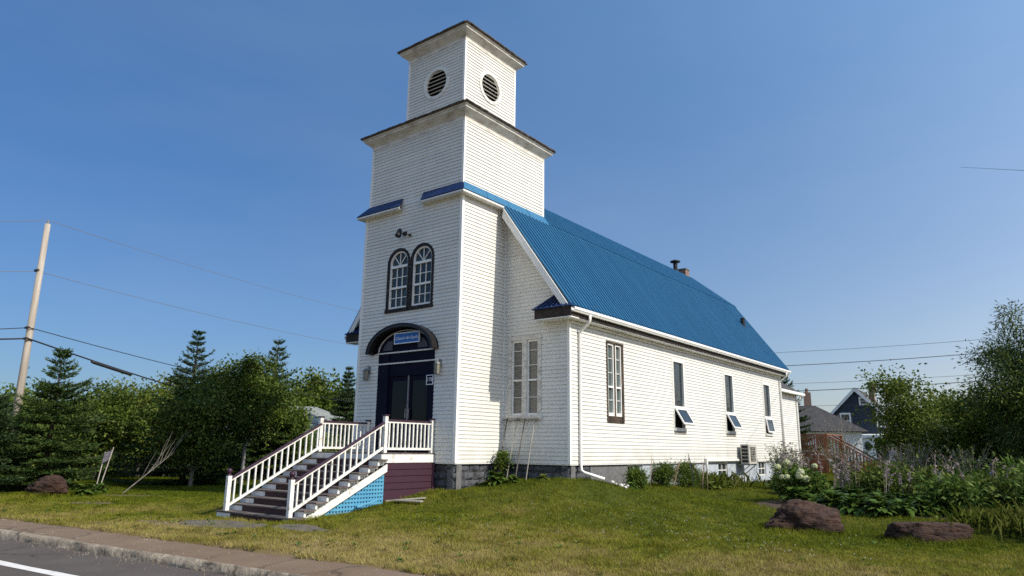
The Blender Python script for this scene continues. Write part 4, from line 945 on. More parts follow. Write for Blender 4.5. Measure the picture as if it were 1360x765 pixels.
for y in (hy0+.12, hy1-.12): m_.box((RN+.02, y-.02, hz0-.045), (hx1, y+.02, hz0-.005)).beam((RN+.0, y, hz0-.40), (hx1-.05, y, hz0-.05), .03, .03)
m_.build('bracket', M['metal_grey'], hp)
MB().fbox(Fs, 10.85, 14.0, .015, .095, .02, .085).fbox(Fs, 10.80, 10.90, -.35, .12, .02, .09).build('line_cover', M['trim'], hp, bevel=.008)

tl = thing('trellis', 'four thin rusty stakes with wire leaning on the church wall below the front window', 'trellis', (.75, 1.85, -.4))
for k, (xt, xb_) in enumerate(((.20, .12), (.57, .42), (.83, .72), (1.17, 1.08))):
    MB().tube([(xb_, 1.62, tz(xb_, 1.62)-.1), ((xb_+xt)/2, 1.78, .4), (xt, 1.93, 1.22)], .012 if k % 2 else .016, 6).build('stake', M['bark' if k % 2 == 0 else 'wood_grey'], tl)
m_ = MB(); rs = random.Random(4)
for j in range(3):
    pts = [(.08+1.25*k/14, 1.90-.03*rs.random(), 1.16+j*.03-.05*rs.random()) for k in range(15)]; m_.tube(pts, .006, 4)
for k in range(14):
    x = .1+1.2*rs.random(); m_.tube([(x, 1.9, 1.18), (x+rs.uniform(-.15, .15), 1.86, 1.1+rs.uniform(-.05, .12))], .005, 4)
m_.build('wire_tangle', M['bark'], tl)
for k, (xa, ya, xb_, yb_, lab) in enumerate(((-.62, -1.75, .12, -1.15, 'longer weathered grey plank lying in the grass by the purple porch panel'), (-.35, -1.7, .35, -1.5, 'short pale plank lying beside the longer one by the purple porch panel'))):
    z = lambda x, y: tz(x, y)+.05+.03*k
    tag(MB().beam((xa, ya, z(xa, ya)), (xb_, yb_, z(xb_, yb_)), .12, .03).build('plank', M['wood_grey'], bevel=.004), lab, 'plank', 'loose planks beside the porch')
tag(MB().beam((-.52, -2.75, tz(-.5, -2.75)+.10), (-.34, -2.3, tz(-.34, -2.3)+.17), .04, .13, (1, 0, .3)).build('board_scrap', M['lattice'], bevel=.004), 'broken turquoise board scrap lying in the grass below the lattice', 'board')
st = thing('stone_pile', 'little heap of white stones at the mouth of the downspout by the church corner', 'stones', (3.1, 3.3, -.45))
m_ = MB(); rs = random.Random(9)
def rockmesh(mb_, c, r_, seed, sub=2, sq=(1, 1, .7), amp=.35, freq=1.2):
    import bmesh
    bm = bmesh.new(); bmesh.ops.create_icosphere(bm, subdivisions=sub, radius=1)
    i = len(mb_.v)
    for v in bm.verts:
        k = 1 + amp*noise.noise(v.co*freq+Vector((seed*3.1, seed, 0))) + amp*.4*noise.noise(v.co*freq*3+Vector((seed, 0, 5)))
        mb_.v.append((c[0]+v.co.x*k*r_*sq[0], c[1]+v.co.y*k*r_*sq[1], c[2]+v.co.z*k*r_*sq[2]))
    for f in bm.faces: mb_.f.append(tuple(i+v.index for v in f.verts))
    bm.free()
for k in range(10):
    x, y = 3.0+rs.uniform(-.3, .35), 3.4+rs.uniform(-.35, .5); rockmesh(m_, (x, y, tz(x, y)+.05+rs.random()*.06), rs.uniform(.035, .07), k, 1)
m_.build('stones', M['old_white'], st)

# ------------------------------------------------------------------ boulders
def boulder(label, c, r_, sq, seed, rot=0.0, flat=None):
    import bmesh
    bm = bmesh.new(); bmesh.ops.create_icosphere(bm, subdivisions=5, radius=1); V = []
    for v in bm.verts:
        p_ = v.co.copy()
        k = 1 + .30*noise.noise(p_*1.1+Vector((seed, 2, 1))) + .13*noise.noise(p_*2.6+Vector((1, seed, 4)))
        str_ = Vector((p_.x*2.0, p_.y*2.0, p_.z*9+1.3*p_.x)); k += .055*noise.noise(str_+Vector((seed, 0, 0))) + .045*noise.noise(p_*9) + .022*noise.noise(p_*24)
        vd = noise.voronoi(Vector((p_.x*1.5+.4*p_.z, p_.y*1.5, p_.z*2.6))+Vector((seed*2.0, 1, 0)))[0]; k -= .10*max(0, 1-(vd[1]-vd[0])/.09) ; k += .07*((seed*7.3+round(vd[0]*0+vd[2]*3)) % 2 - .5)*0
        q_ = p_*k
        if flat: q_.z = min(q_.z, flat + .08*noise.noise(p_*3))
        x, y = q_.x*sq[0]*r_, q_.y*sq[1]*r_
        V.append((c[0]+x*math.cos(rot)-y*math.sin(rot), c[1]+x*math.sin(rot)+y*math.cos(rot), c[2]+q_.z*sq[2]*r_))
    F = [[v.index for v in f.verts] for f in bm.faces]; bm.free()
    return tag(np_mesh('boulder', V, F, M['rock'], None, True), label, 'boulder')
boulder('big rounded red sandstone boulder in front of the hydrangea', (8.05, 2.05, -1.13), .76, (1.05, .80, .66), 3, .62)
boulder('low flat slab of red sandstone by the flower bed, at the right', (10.3, 2.55, -1.24), .76, (1.0, .60, .60), 11, .6, .66)
boulder('smooth squat red boulder below the spruce near the utility pole', (-12.75, -4.75, -.98), .56, (1.1, .8, .62), 6, .5)

# ------------------------------------------------------------------ foliage generators
def leaf_quads(Pt, Dr, Nr, L, W, curl=0.0):
    n = len(Pt); Dr = Dr/np.linalg.norm(Dr, axis=1, keepdims=True)
    S = np.cross(Dr, Nr); S /= np.linalg.norm(S, axis=1, keepdims=True)+1e-9
    L = np.broadcast_to(np.asarray(L, float).reshape(-1, 1) if np.ndim(L) else L, (n, 1)); W = np.broadcast_to(np.asarray(W, float).reshape(-1, 1) if np.ndim(W) else W, (n, 1))
    mid = Pt + Dr*L*.45
    V = np.empty((n, 4, 3)); V[:, 0] = Pt; V[:, 1] = mid+S*W*.5; V[:, 2] = Pt+Dr*L; V[:, 3] = mid-S*W*.5
    if curl: V[:, 2, 2] -= (curl*L[:, 0])
    return V.reshape(-1, 3), np.arange(n*4).reshape(-1, 4)
def rdir(r_, n):
    v = r_.normal(size=(n, 3)); return v/np.linalg.norm(v, axis=1, keepdims=True)
def leafmesh(name, clouds, mat, parent, **kw):
    V = []; F = []; k = 0
    for (a, b) in clouds:
        V.append(a); F.append(b+k); k += len(a)
    return np_mesh(name, np.concatenate(V), np.concatenate(F), mat, parent)
def deciduous(name, label, cat, x, y, H, Rr, z0, ncl, lper, leaf, mats, seed, group=None, trunk_r=.10, clr=.5, lean=(0, 0), bark='bark', lobes=.35, base=None, stems=1, sq=1.0, zflat=.75):
    r_ = np.random.default_rng(seed); g = tz(x, y) if base is None else base
    t = thing(name, label, cat, (x, y, g), group)
    cz, hz = (z0+H)/2, (H-z0)/2
    d = rdir(r_, ncl); rad = r_.random(ncl)**.42
    lob = np.array([1 + lobes*1.6*noise.noise(Vector(v*1.9)+Vector((seed*1.7, 0, seed))) for v in d])
    C = d*rad[:, None]*lob[:, None]*np.array([Rr*.88, Rr*.88*sq, hz*.92]) + np.array([x+lean[0], y+lean[1], g+cz])
    C[:, 2] = np.maximum(C[:, 2], g+z0*.8)
    tb = MB(); ri = random.Random(seed)
    top = Vector((x+lean[0]*.8, y+lean[1]*.8, g+z0+(H-z0)*.72))
    for s_ in range(stems):
        off = Vector((ri.uniform(-.25, .25), ri.uniform(-.25, .25), 0))*(stems > 1); tt = top+off*4
        pts = []
        for k in range(9):
            f = k/8; p_ = Vector((x, y, g-.15)).lerp(tt, f)+off*(1-f); p_ += Vector((math.sin(f*5+seed), math.cos(f*4+seed), 0))*.05*H*.25*f
            pts.append(p_)
        tb.tube(pts, [trunk_r*(1.25 if k == 0 else 1)*(1-.88*k/8) for k in range(9)], 8)
        for k in r_.choice(ncl, size=min(ncl, max(8, ncl//(2*stems))), replace=False):
            c = Vector(C[k]); hh = (c.z-g)
            f = max(.22, min(.95, (hh-.55*math.hypot(c.x-x, c.y-y))/(tt.z-g)))
            i0 = min(7, int(f*8)); a = pts[i0].lerp(pts[i0+1], f*8-i0)
            m_ = a.lerp(c, .5)+Vector((0, 0, .12*(c-a).length)); rr = trunk_r*(1-.85*f)*.55
            tb.tube([a, a.lerp(m_, .5), m_, m_.lerp(c, .6), c], [rr, rr*.8, rr*.55, rr*.38, rr*.15], 5)
    tb.build('trunk', M[bark], t, smooth=True)
    n = ncl*lper; idx = np.repeat(np.arange(ncl), lper)
    cs = clr*r_.uniform(.55, 1.35, ncl)
    off = r_.normal(size=(n, 3))*.55; off[:, 2] *= zflat
    Pt = C[idx] + off*cs[idx][:, None]
    dr = off + rdir(r_, n)*.8 + np.array([0, 0, -.25]); nr = rdir(r_, n)*.8 + np.array([.15, 0, .8])
    s = r_.uniform(.65, 1.3, n)
    nm = len(mats); ids = (idx % nm) if nm > 1 else np.zeros(n, int)
    for m_i in range(nm):
        k = ids == m_i
        leafmesh('crown', [leaf_quads(Pt[k], dr[k], nr[k], leaf[0]*s[k], leaf[1]*s[k])], M[mats[m_i]], t)
    return t
def spruce(label, x, y, H, Rr, seed, group=None, mat='lf_spruce', zskirt=.05, dens=1.0, base=None, taper=.85, needle=(.13, .030), name='spruce_tree', droop=.28):
    r_ = np.random.default_rng(seed); g = tz(x, y) if base is None else base
    t = thing(name, label, 'tree', (x, y, g), group)
    tb = MB(); tb.tube([(x, y, g-.1), (x, y, g+H*.5), (x, y, g+H*.96)], [H*.018+.03, H*.011+.01, .012], 8)
    Pts = []; Dirs = []
    z = H*zskirt; 
    while z < H*.985:
        f = z/H; L0 = Rr*(1-f)**taper + .05
        nb_ = int((7+4*(1-f)+r_.random()*1.5)*(1 if f < .7 else .62))
        a0 = r_.random()*6.28
        for k in range(nb_):
            a = a0+6.283*k/nb_+r_.normal()*.25; L = L0*r_.uniform(.55, 1.22)
            up0 = .75*f*f - droop*(1-f) + r_.normal()*.07
            m_ = max(4, int(L/.13)); s = np.linspace(0, 1, m_+1)
            hx = L*s; hz_ = L*(up0*s + .22*s*s)
            bx_ = x+np.cos(a)*hx; by_ = y+np.sin(a)*hx; bz_ = g+z+hz_
            if L > .5 and r_.random() < .5: tb.tube([(bx_[0], by_[0], bz_[0]), (bx_[m_//2], by_[m_//2], bz_[m_//2]), (bx_[-1], by_[-1], bz_[-1])], [.018+.012*L, .012, .004], 4, cap=False)
            dirb = np.array([math.cos(a), math.sin(a), up0+.3])
            for j in range(1, m_+1):
                sl_ = min(.55, (L*(1-s[j])*.60+.12))*r_.uniform(.7, 1.2); o_ = np.array([bx_[j], by_[j], bz_[j]])
                for sg_ in ((-1, 1) if j < m_ else (0,)):
                    if sg_ == 0: dd = dirb
                    else: dd = dirb*.75 + sg_*np.array([-math.sin(a), math.cos(a), 0])*.8 + np.array([0, 0, -.10])
                    dd = dd/np.linalg.norm(dd); nq = max(4, int(sl_/.024*dens))
                    tt = r_.random(nq); Pts.append(o_+dd*(tt*sl_)[:, None]); Dirs.append(dd[None]*.9+r_.normal(size=(nq, 3))*np.array([.42, .42, .26])+np.array([0, 0, .10]))
        z += (H*.036+.14*(1-f)+.02)*r_.uniform(.7, 1.3)*(1 if f < .75 else 1.05)
    for k in range(26):      # leader
        Pts.append(np.array([[x, y, g+H*(.90+.10*k/26)]])); Dirs.append(np.array([[r_.normal()*.6, r_.normal()*.6, .7]]))
    Pts = np.concatenate(Pts); Dirs = np.concatenate(Dirs); n = len(Pts)
    tb.build('trunk', M['bark_dark'], t)
    leafmesh('crown', [leaf_quads(Pts, Dirs, rdir(r_, n), needle[0]*r_.uniform(.7, 1.3, n), needle[1]*r_.uniform(.8, 1.3, n))], M[mat], t)
    return t

# left-hand trees
spruce('broad dark spruce with a pointed top beside the utility pole', -16.2, -3.7, 4.95, 2.6, 1, mat='lf_spruce', dens=1.7, taper=1.0, zskirt=.02)
spruce('tallest spruce of the left grove, dark with a thin spire', -16.9, 1.75, 6.5, 2.6, 2, mat='lf_spruce_blue', taper=1.05, dens=1.6, zskirt=.03)
spruce('slender spire-topped spruce just left of the porch railing', -18.3, 6.7, 7.0, 2.5, 3, mat='lf_spruce', taper=1.1, dens=1.6, zskirt=.03)
spruce('small lone spruce standing next to the tower edge in the distance', -27.6, 18.9, 7.1, 2.2, 4, mat='lf_spruce_blue', base=-1.15, dens=1.0, needle=(.2, .05), taper=1.05)
spruce('dark spruce at the left picture edge covering the foot of the utility pole', -16.0, -5.75, 3.2, 1.9, 9, mat='lf_spruce_blue', taper=.8, dens=2.2, zskirt=.0)
spruce('half-hidden dark spruce standing behind the utility pole', -19.8, -4.9, 3.6, 2.2, 5, mat='lf_spruce_blue')
spruce('feathery grey-green conifer poking out beside the distant small spruce', -30.5, 24.0, 8.2, 2.2, 6, mat='lf_spruce', base=-1.1, dens=.7, needle=(.22, .05))
deciduous('broadleaf_tree', 'rounded yellow-green tree between the two left spruces', 'tree', -23.8, 3.1, 4.8, 2.5, .7, 125, 170, (.15, .09), ['lf_mid', 'lf_yellow'], 21, clr=.62)
deciduous('broadleaf_tree', 'bushy green tree right behind the pole-side spruce', 'tree', -22.6, .6, 4.5, 1.9, .6, 95, 170, (.14, .085), ['lf_mid', 'lf_dark'], 22, clr=.6)
deciduous('broadleaf_tree', 'distant golden-green tree showing between spruces, tinged with yellow', 'tree', -36.5, 10.6, 5.6, 3.4, .5, 120, 140, (.22, .14), ['lf_yellow', 'lf_mid'], 23, clr=.85)
deciduous('broadleaf_tree', 'dark low-branched tree on the shaded lawn under the tallest spruce', 'tree', -14.3, .7, 4.0, 1.7, .7, 95, 190, (.12, .075), ['lf_dark'], 24, clr=.55, trunk_r=.09)
deciduous('broadleaf_tree', 'dense dark green tree with a forked pale trunk left of the steps', 'tree', -15.2, 3.4, 5.5, 2.0, 1.75, 150, 190, (.12, .075), ['lf_dark', 'lf_dark', 'lf_mid'], 25, clr=.52, trunk_r=.10, bark='birch_bark')
deciduous('broadleaf_tree', 'leafy dark tree behind the upper newel post of the steps', 'tree', -18.9, 7.9, 3.9, 1.7, .3, 90, 170, (.14, .085), ['lf_dark', 'lf_mid'], 26, clr=.5)
deciduous('broadleaf_tree', 'wide brownish-green maple crown far behind the porch', 'tree', -47.3, 31.0, 8.6, 5.2, 1.0, 170, 120, (.34, .22), ['lf_mid', 'lf_yellow', 'lf_dark'], 27, clr=1.15, base=-1.0)
deciduous('broadleaf_tree', 'far pale olive tree at the left behind the pole', 'tree', -40.0, 3.0, 5.0, 3.2, .2, 100, 120, (.24, .15), ['lf_mid', 'lf_dark'], 29, clr=.95)
deciduous('shrub', 'low blue-grey juniper mound in the shade of the left grove', 'shrub', -24.6, 4.2, 1.15, 1.9, .1, 60, 130, (.13, .04), ['lf_juniper'], 30, clr=.4, trunk_r=.04)
deciduous('shrub', 'bushy shaded undershrub beneath the forked-trunk tree', 'shrub', -21.5, 8.6, 1.7, 2.2, .1, 70, 140, (.15, .09), ['lf_dark'], 31, clr=.55, trunk_r=.04)
deciduous('shrub', 'dark shrub mass behind the sloping stair rail', 'shrub', -21.5, 11.6, 1.7, 2.2, .1, 80, 140, (.18, .11), ['lf_dark', 'lf_mid'], 32, clr=.7, trunk_r=.04)
deciduous('shrub', 'dark undergrowth bush at the back of the left lawn between the trunks', 'shrub', -24.5, 6.5, 2.0, 3.0, .05, 110, 140, (.17, .10), ['lf_dark'], 34, clr=.65, trunk_r=.05)
deciduous('shrub', 'shaded bush mass under the distant golden-green tree', 'shrub', -30.0, 2.5, 2.3, 3.6, .05, 110, 130, (.2, .12), ['lf_dark', 'lf_mid'], 35, clr=.8, trunk_r=.05)
# right-hand trees
deciduous('birch_bush', 'airy light green birch with wispy upright tips behind the purple flower spikes', 'tree', 7.75, 16.8, 4.6, 1.2, .5, 85, 120, (.115, .075), ['lf_birch', 'lf_mid'], 41, clr=.42, trunk_r=.05, stems=3, bark='birch_bark', lobes=.5)
deciduous('birch_bush', 'lower bushy birch clump between the airy birch and the dark conifer', 'tree', 9.1, 16.0, 2.7, 1.0, .2, 60, 120, (.11, .07), ['lf_birch'], 42, clr=.40, trunk_r=.04, stems=3, bark='birch_bark', lobes=.45)
deciduous('broadleaf_tree', 'rounded dark tree in the gap behind the birch clump', 'tree', 8.6, 25.8, 3.9, 2.2, .2, 110, 150, (.17, .11), ['lf_dark'], 43, clr=.7)
deciduous('larch_tree', 'huge dark feathery larch filling the right edge', 'tree', 12.35, 12.9, 5.35, 2.25, .5, 230, 260, (.13, .035), ['lf_dark', 'lf_spruce_blue'], 44, clr=.50, trunk_r=.14, bark='bark_dark', lobes=.5)
deciduous('broadleaf_tree', 'dark shrubby tree under the left side of the larch', 'tree', 10.5, 15.2, 3.1, 1.1, .2, 80, 170, (.12, .08), ['lf_dark', 'lf_mid'], 45, clr=.45)
spruce('dark spruce tip just past the far end of the blue roof', -4.7, 43.5, 7.0, 2.4, 46, mat='lf_spruce_blue', base=-.7, dens=.7, needle=(.26, .07))
deciduous('broadleaf_tree', 'dark bushy tree behind the larch at the picture edge', 'tree', 14.6, 16.5, 4.6, 2.4, .2, 120, 150, (.15, .1), ['lf_dark'], 47, clr=.65)

# ------------------------------------------------------------------ pole and lines
pl = thing('utility_pole', 'tall weathered wooden utility pole standing among the spruces', 'utility pole', (-16.9, -4.6, -1.3))
pb, pt = Vector((-16.93, -4.63, -1.4)), Vector((-16.93, -4.63, 8.45))
MB().tube([pb, pb.lerp(pt, .5), pt], [.14, .12, .098], 14).build('shaft', M['pole'], pl, smooth=True)
m_ = MB().tube([pt+Vector((0, 0, 0)), pt+Vector((0, 0, .14))], [.045, .03], 8); m_.build('insulator', M['lamp_glass'], pl)
for z in (6.6, 4.45, 4.05): MB().box((pb.x-.03, pb.y-.19, z-.035), (pb.x+.25, pb.y-.10, z+.035)).build('cable_bracket', M['metal_dark'], pl)
def wire(label, pts, r_, mat='wire_grey', sag=0.0, n=24, group=None):
    P_ = []
    for a, b, s in [(pts[k], pts[k+1], sag if np.isscalar(sag) else sag[k]) for k in range(len(pts)-1)]:
        a, b = Vector(a), Vector(b)
        for k in range(n):
            f = k/n; P_.append(a.lerp(b, f)-Vector((0, 0, 4*s*f*(1-f))))
    P_.append(Vector(pts[-1]))
    return tag(MB().tube(P_, r_, 5).build('power_line', M[mat]), label, 'power line', group)
def fwdpt(px, py, dist):     # real point at a bearing and distance, used once to lay the line out
    f = 933.93; p, y, ro = R(12.819), R(YAW), R(.743)
    fw = Vector((-math.sin(y)*math.cos(p), math.cos(y)*math.cos(p), math.sin(p))); rt = Vector((math.cos(y), math.sin(y), 0)); up = rt.cross(fw)
    r2 = rt*math.cos(ro)+up*math.sin(ro); u2 = -rt*math.sin(ro)+up*math.cos(ro)
    d = fw*f + r2*(px-680) - u2*(py-382.5); d /= math.hypot(d.x, d.y)
    return CAM + d*dist
G = 'overhead lines on the left pole'
PX = -16.85
wire('thin topmost wire running over the tip of the utility pole', [fwdpt(-400, 262, 30), (-16.93, -4.63, 8.60), fwdpt(600, 437, 58)], .011, sag=(.25, .5), group=G)
wire('thin second wire crossing the upper third of the utility pole', [fwdpt(-400, 331, 30), (PX-.1, -4.7, 6.6), fwdpt(600, 476, 58)], .011, sag=(.2, .5), group=G)
wire('third line on the utility pole, dark and slightly sagging', [fwdpt(-400, 431, 30), (PX+.1, -4.72, 4.45), fwdpt(600, 545, 58)], .016, 'cable', sag=(.15, .7), group=G)
wire('thick black lowest cable on the utility pole', [fwdpt(-400, 440, 30), (PX+.1, -4.72, 4.05), fwdpt(600, 585, 58)], .030, 'cable', sag=(.12, .9), group=G)
sp0 = Vector((PX+.1, -4.72, 4.05)).lerp(fwdpt(600, 585, 58), .075); sp1 = Vector((PX+.1, -4.72, 4.05)).lerp(fwdpt(600, 585, 58), .13)
dz_ = lambda f: Vector((0, 0, -4*.9*f*(1-f)-.05))
a, b = sp0+dz_(.075), sp1+dz_(.13)
tag(MB().tube([a, a.lerp(b, .06), a.lerp(b, .94), b], [.04, .065, .065, .04], 10).build('splice_closure', M['cable']), 'black tubular splice case on the thick lowest cable', 'cable splice')
G = 'distant overhead lines on the right'
for lab, a, b, r_ in (('highest of the distant lines right of the church roof', (860, 474, 60), (1480, 435, 62), .013), ('second distant line right of the church, below the highest', (860, 492, 60), (1480, 453, 62), .024),
                      ('third distant line, thin, above the dark house chimney', (860, 513, 60), (1480, 484, 62), .012), ('darkest distant line, passing just above the navy gable', (860, 524, 60), (1480, 492, 62), .026),
                      ('low distant line between the chimney and the navy gable', (860, 541, 64), (1480, 520, 66), .013)):
    wire(lab, [fwdpt(*a), fwdpt(*b)], r_, 'cable', sag=.35, group=G)
wire('short bit of dark wire high in the sky at the right edge', [fwdpt(1500, 234, 22), fwdpt(1276, 222, 60)], .010, 'cable')

# ------------------------------------------------------------------ houses behind
dk = thing('wooden_deck', 'red-brown stained timber deck with baluster railing and stairs behind the church', 'deck', (2.0, 26, -.6))
dy0, dx0, dx1, dz = 24.6, 1.95, 3.0, .25
dx0 = .9
MB().box((dx0, dy0, dz-.2), (dx1, dy0+3.2, dz)).build('platform', M['deck_red'], dk)
for x in (dx0+.05, dx1-.05): MB().box((x-.06, dy0-.05, -.9), (x+.06, dy0+.07, dz+1.0)).build('post', M['deck_red'], dk)
MB().box((dx1-.11, dy0+3.1, -.9), (dx1+.01, dy0+3.2, dz+1.0)).build('post', M['deck_red'], dk)
MB().box((dx0, dy0+.02, -.95), (dx1-.02, dy0+.06, dz-.205)).build('skirting_panel', M['deck_red'], dk)
m_ = MB().box((dx0, dy0-.06, dz+1.0), (dx1+.05, dy0+.08, dz+1.05)).box((dx1-.12, dy0+.09, dz+1.0), (dx1+.05, dy0+3.2, dz+1.05)).box((dx0, dy0-.01, dz+.08), (dx1-.12, dy0+.03, dz+.16)); rl = m_.build('handrail', M['deck_red'], dk)
for k in range(17):
    x = dx0+.15+k*(dx1-dx0-.3)/16; MB().box((x-.033, dy0-.03, dz-.1), (x+.033, dy0-.012, dz+1.0)).build('baluster', M['deck_red'], rl)
m_ = MB().beam((dx1, dy0, dz+1.0), (dx1+2.4, dy0, dz-.45), .10, .07).beam((dx1, dy0, dz+.0), (dx1+2.4, dy0, dz-1.35), .06, .24); sr = m_.build('stair_rail', M['deck_red'], dk)
MB().beam((dx1, dy0+1.2, dz+1.0), (dx1+2.4, dy0+1.2, dz-.45), .10, .07).build('stair_rail', M['deck_red'], dk)
for k in range(15):
    x = dx1+.14+k*.15; z = dz+1.0-(x-dx1)*1.45/2.4; MB().box((x-.042, dy0-.06, z-1.0), (x+.042, dy0-.04, z-.03)).build('baluster', M['deck_red'], sr)
for k in range(6):
    x = dx1+.2+k*.36; MB().box((x, dy0+.05, dz-.2-k*.2), (x+.36, dy0+1.15, dz-.16-k*.2)).build('stair_tread', M['deck_red'], dk)

dh = thing('house', 'low house with a big dark grey shingle roof and brick chimney behind the deck', 'house', (-8, 62, -.3))
# frame turned towards the camera bearing
bear = Vector((-7.4-CAM.x, 58.3-CAM.y, 0)).normalized(); sx_ = Vector((bear.y, -bear.x, 0))
def L2(o_, a, b, z): q_ = o_ + sx_*a + bear*b; return (q_.x, q_.y, z)
o1 = Vector((-7.4, 58.3, 0))
m_ = MB(); m_.prism([L2(o1, -9, 0, 2.35), L2(o1, 5.6, 0, 2.35), L2(o1, 5.6, 7, 2.35), L2(o1, -9, 7, 2.35)], [L2(o1, -5.5, 3, 4.95), L2(o1, 1.15, 3, 4.95), L2(o1, 1.15, 4, 4.95), L2(o1, -5.5, 4, 4.95)])
m_.build('roof', M['grey_roof'], dh)
m_ = MB().prism([L2(o1, -8.5, .5, -1), L2(o1, 5.0, .5, -1), L2(o1, 5.0, 6.5, -1), L2(o1, -8.5, 6.5, -1)], [L2(o1, -8.5, .5, 2.3), L2(o1, 5.0, .5, 2.3), L2(o1, 5.0, 6.5, 2.3), L2(o1, -8.5, 6.5, 2.3)]); m_.build('wall', M['grey_side'], dh)
for a_ in (-5.5, 1.0): MB().prism([L2(o1, a_, .44, .6), L2(o1, a_+1.2, .44, .6), L2(o1, a_+1.2, .44, 2.0), L2(o1, a_, .44, 2.0)], [L2(o1, a_, .5, .6), L2(o1, a_+1.2, .5, .6), L2(o1, a_+1.2, .5, 2.0), L2(o1, a_, .5, 2.0)]).build('window', M['glass'], dh)
m_ = MB().prism([L2(o1, .15, 3.1, 4.4), L2(o1, .85, 3.1, 4.4), L2(o1, .85, 3.8, 4.4), L2(o1, .15, 3.8, 4.4)], [L2(o1, .15, 3.1, 6.3), L2(o1, .85, 3.1, 6.3), L2(o1, .85, 3.8, 6.3), L2(o1, .15, 3.8, 6.3)]); c_ = m_.build('chimney', M['brick'], dh)
MB().lathe(L2(o1, .5, 3.4, 6.3), [(.16, 0), (.16, .4)], 8).build('chimney_pot', M['brick'], c_)

nh = thing('house', 'navy blue gabled house with white trimmed windows and white porch', 'house', (-6.9, 80, -.3))
o2 = Vector((-6.94, 78.99, 0)); bear = Vector((-6.94-CAM.x, 78.99-CAM.y, 0)).normalized(); sx_ = Vector((bear.y, -bear.x, 0))
# gable face turned a little
ga = R(-8); bx2, sx2 = bear.copy(), sx_.copy(); sx_ = sx2*math.cos(ga)+bx2*math.sin(ga); bear = bx2*math.cos(ga)-sx2*math.sin(ga)
gz, ez, hw = 8.05, 4.75, 3.2
m_ = MB(); c = [(-hw+.25, -1), (hw-.25, -1), (hw-.25, ez+.1), (0, gz-.25), (-hw+.25, ez+.1)]
m_.prism([L2(o2, a, 0, z) for a, z in c], [L2(o2, a, 9, z) for a, z in c]); m_.build('wall', M['navy_siding'], nh)
for s_ in (-1, 1):
    c = [(0, gz), (0, gz-.2), (s_*hw, ez-.2), (s_*hw, ez)]
    m_ = MB().prism([L2(o2, a, -.4, z) for a, z in c], [L2(o2, a, 9.4, z) for a, z in c]); m_.build('roof', M['grey_roof'], nh)
    c = [(0, gz-.02), (0, gz-.48), (s_*(hw-.02), ez-.42), (s_*(hw-.02), ez-.02)]
    m_ = MB().prism([L2(o2, a, -.5, z) for a, z in c], [L2(o2, a, -.41, z) for a, z in c]); m_.build('bargeboard', M['grey_side'], nh)
for (a_, z_, w_, h_) in ((.35, 5.9, 1.0, 1.0), (-1.9, 3.15, 1.2, 1.9), (2.0, 3.3, 1.0, 1.8)):
    m_ = MB()
    for (p0, p1, q0, q1) in ((0, .16, 0, h_), (w_-.16, w_, 0, h_), (.16, w_-.16, 0, .18), (.16, w_-.16, h_-.2, h_), (.16, w_-.16, h_*.47, h_*.53)):
        m_.prism([L2(o2, a_+p, -.12, z_+q_) for p, q_ in ((p0, q0), (p1, q0), (p1, q1), (p0, q1))], [L2(o2, a_+p, -.01, z_+q_) for p, q_ in ((p0, q0), (p1, q0), (p1, q1), (p0, q1))])
    wn = m_.build('window', M['trim'], nh)
    MB().prism([L2(o2, a_+p, -.05, z_+q_) for p, q_ in ((.1, .1), (w_-.1, .1), (w_-.1, h_-.1), (.1, h_-.1))], [L2(o2, a_+p, -.02, z_+q_) for p, q_ in ((.1, .1), (w_-.1, .1), (w_-.1, h_-.1), (.1, h_-.1))]).build('pane', M['glass'], wn)
m_ = MB().prism([L2(o2, 1.1, 3, 6.2), L2(o2, 1.7, 3, 6.2), L2(o2, 1.7, 3.7, 6.2), L2(o2, 1.1, 3.7, 6.2)], [L2(o2, 1.1, 3, 8.9), L2(o2, 1.7, 3, 8.9), L2(o2, 1.7, 3.7, 8.9), L2(o2, 1.1, 3.7, 8.9)]); m_.build('chimney', M['brick'], nh)
m_ = MB().prism([L2(o2, .5, -4, 2.0), L2(o2, 4.6, -4, 2.0), L2(o2, 4.6, -.02, 2.0), L2(o2, .5, -.02, 2.0)], [L2(o2, .5, -4, 2.35), L2(o2, 4.6, -4, 2.35), L2(o2, 4.6, -.02, 2.55), L2(o2, .5, -.02, 2.55)]); pr = m_.build('porch_roof', M['trim'], nh)
m_ = MB().prism([L2(o2, .5, -3.8, -1), L2(o2, 2.1, -3.8, -1), L2(o2, 2.1, -3.6, -1), L2(o2, .5, -3.6, -1)], [L2(o2, .5, -3.8, 1.98), L2(o2, 2.1, -3.8, 1.98), L2(o2, 2.1, -3.6, 1.98), L2(o2, .5, -3.6, 1.98)])
m_.build('porch_wall', M['trim'], nh); m_ = MB()
m_.prism([L2(o2, 4.3, -3.8, -1), L2(o2, 4.5, -3.8, -1), L2(o2, 4.5, -3.6, -1), L2(o2, 4.3, -3.6, -1)], [L2(o2, 4.3, -3.8, 1.98), L2(o2, 4.5, -3.8, 1.98), L2(o2, 4.5, -3.6, 1.98), L2(o2, 4.3, -3.6, 1.98)])
m_.build('porch_post', M['trim'], nh)
Fq = Frame(L2(o2, 1.35, -3.81, 0), sx_, -bear); MB().farc(Fq, 0, 1.15, 0, .36, 0, .5, 0, 2*math.pi, .0, .05, 20).build('oval_window', M['glass'], nh)

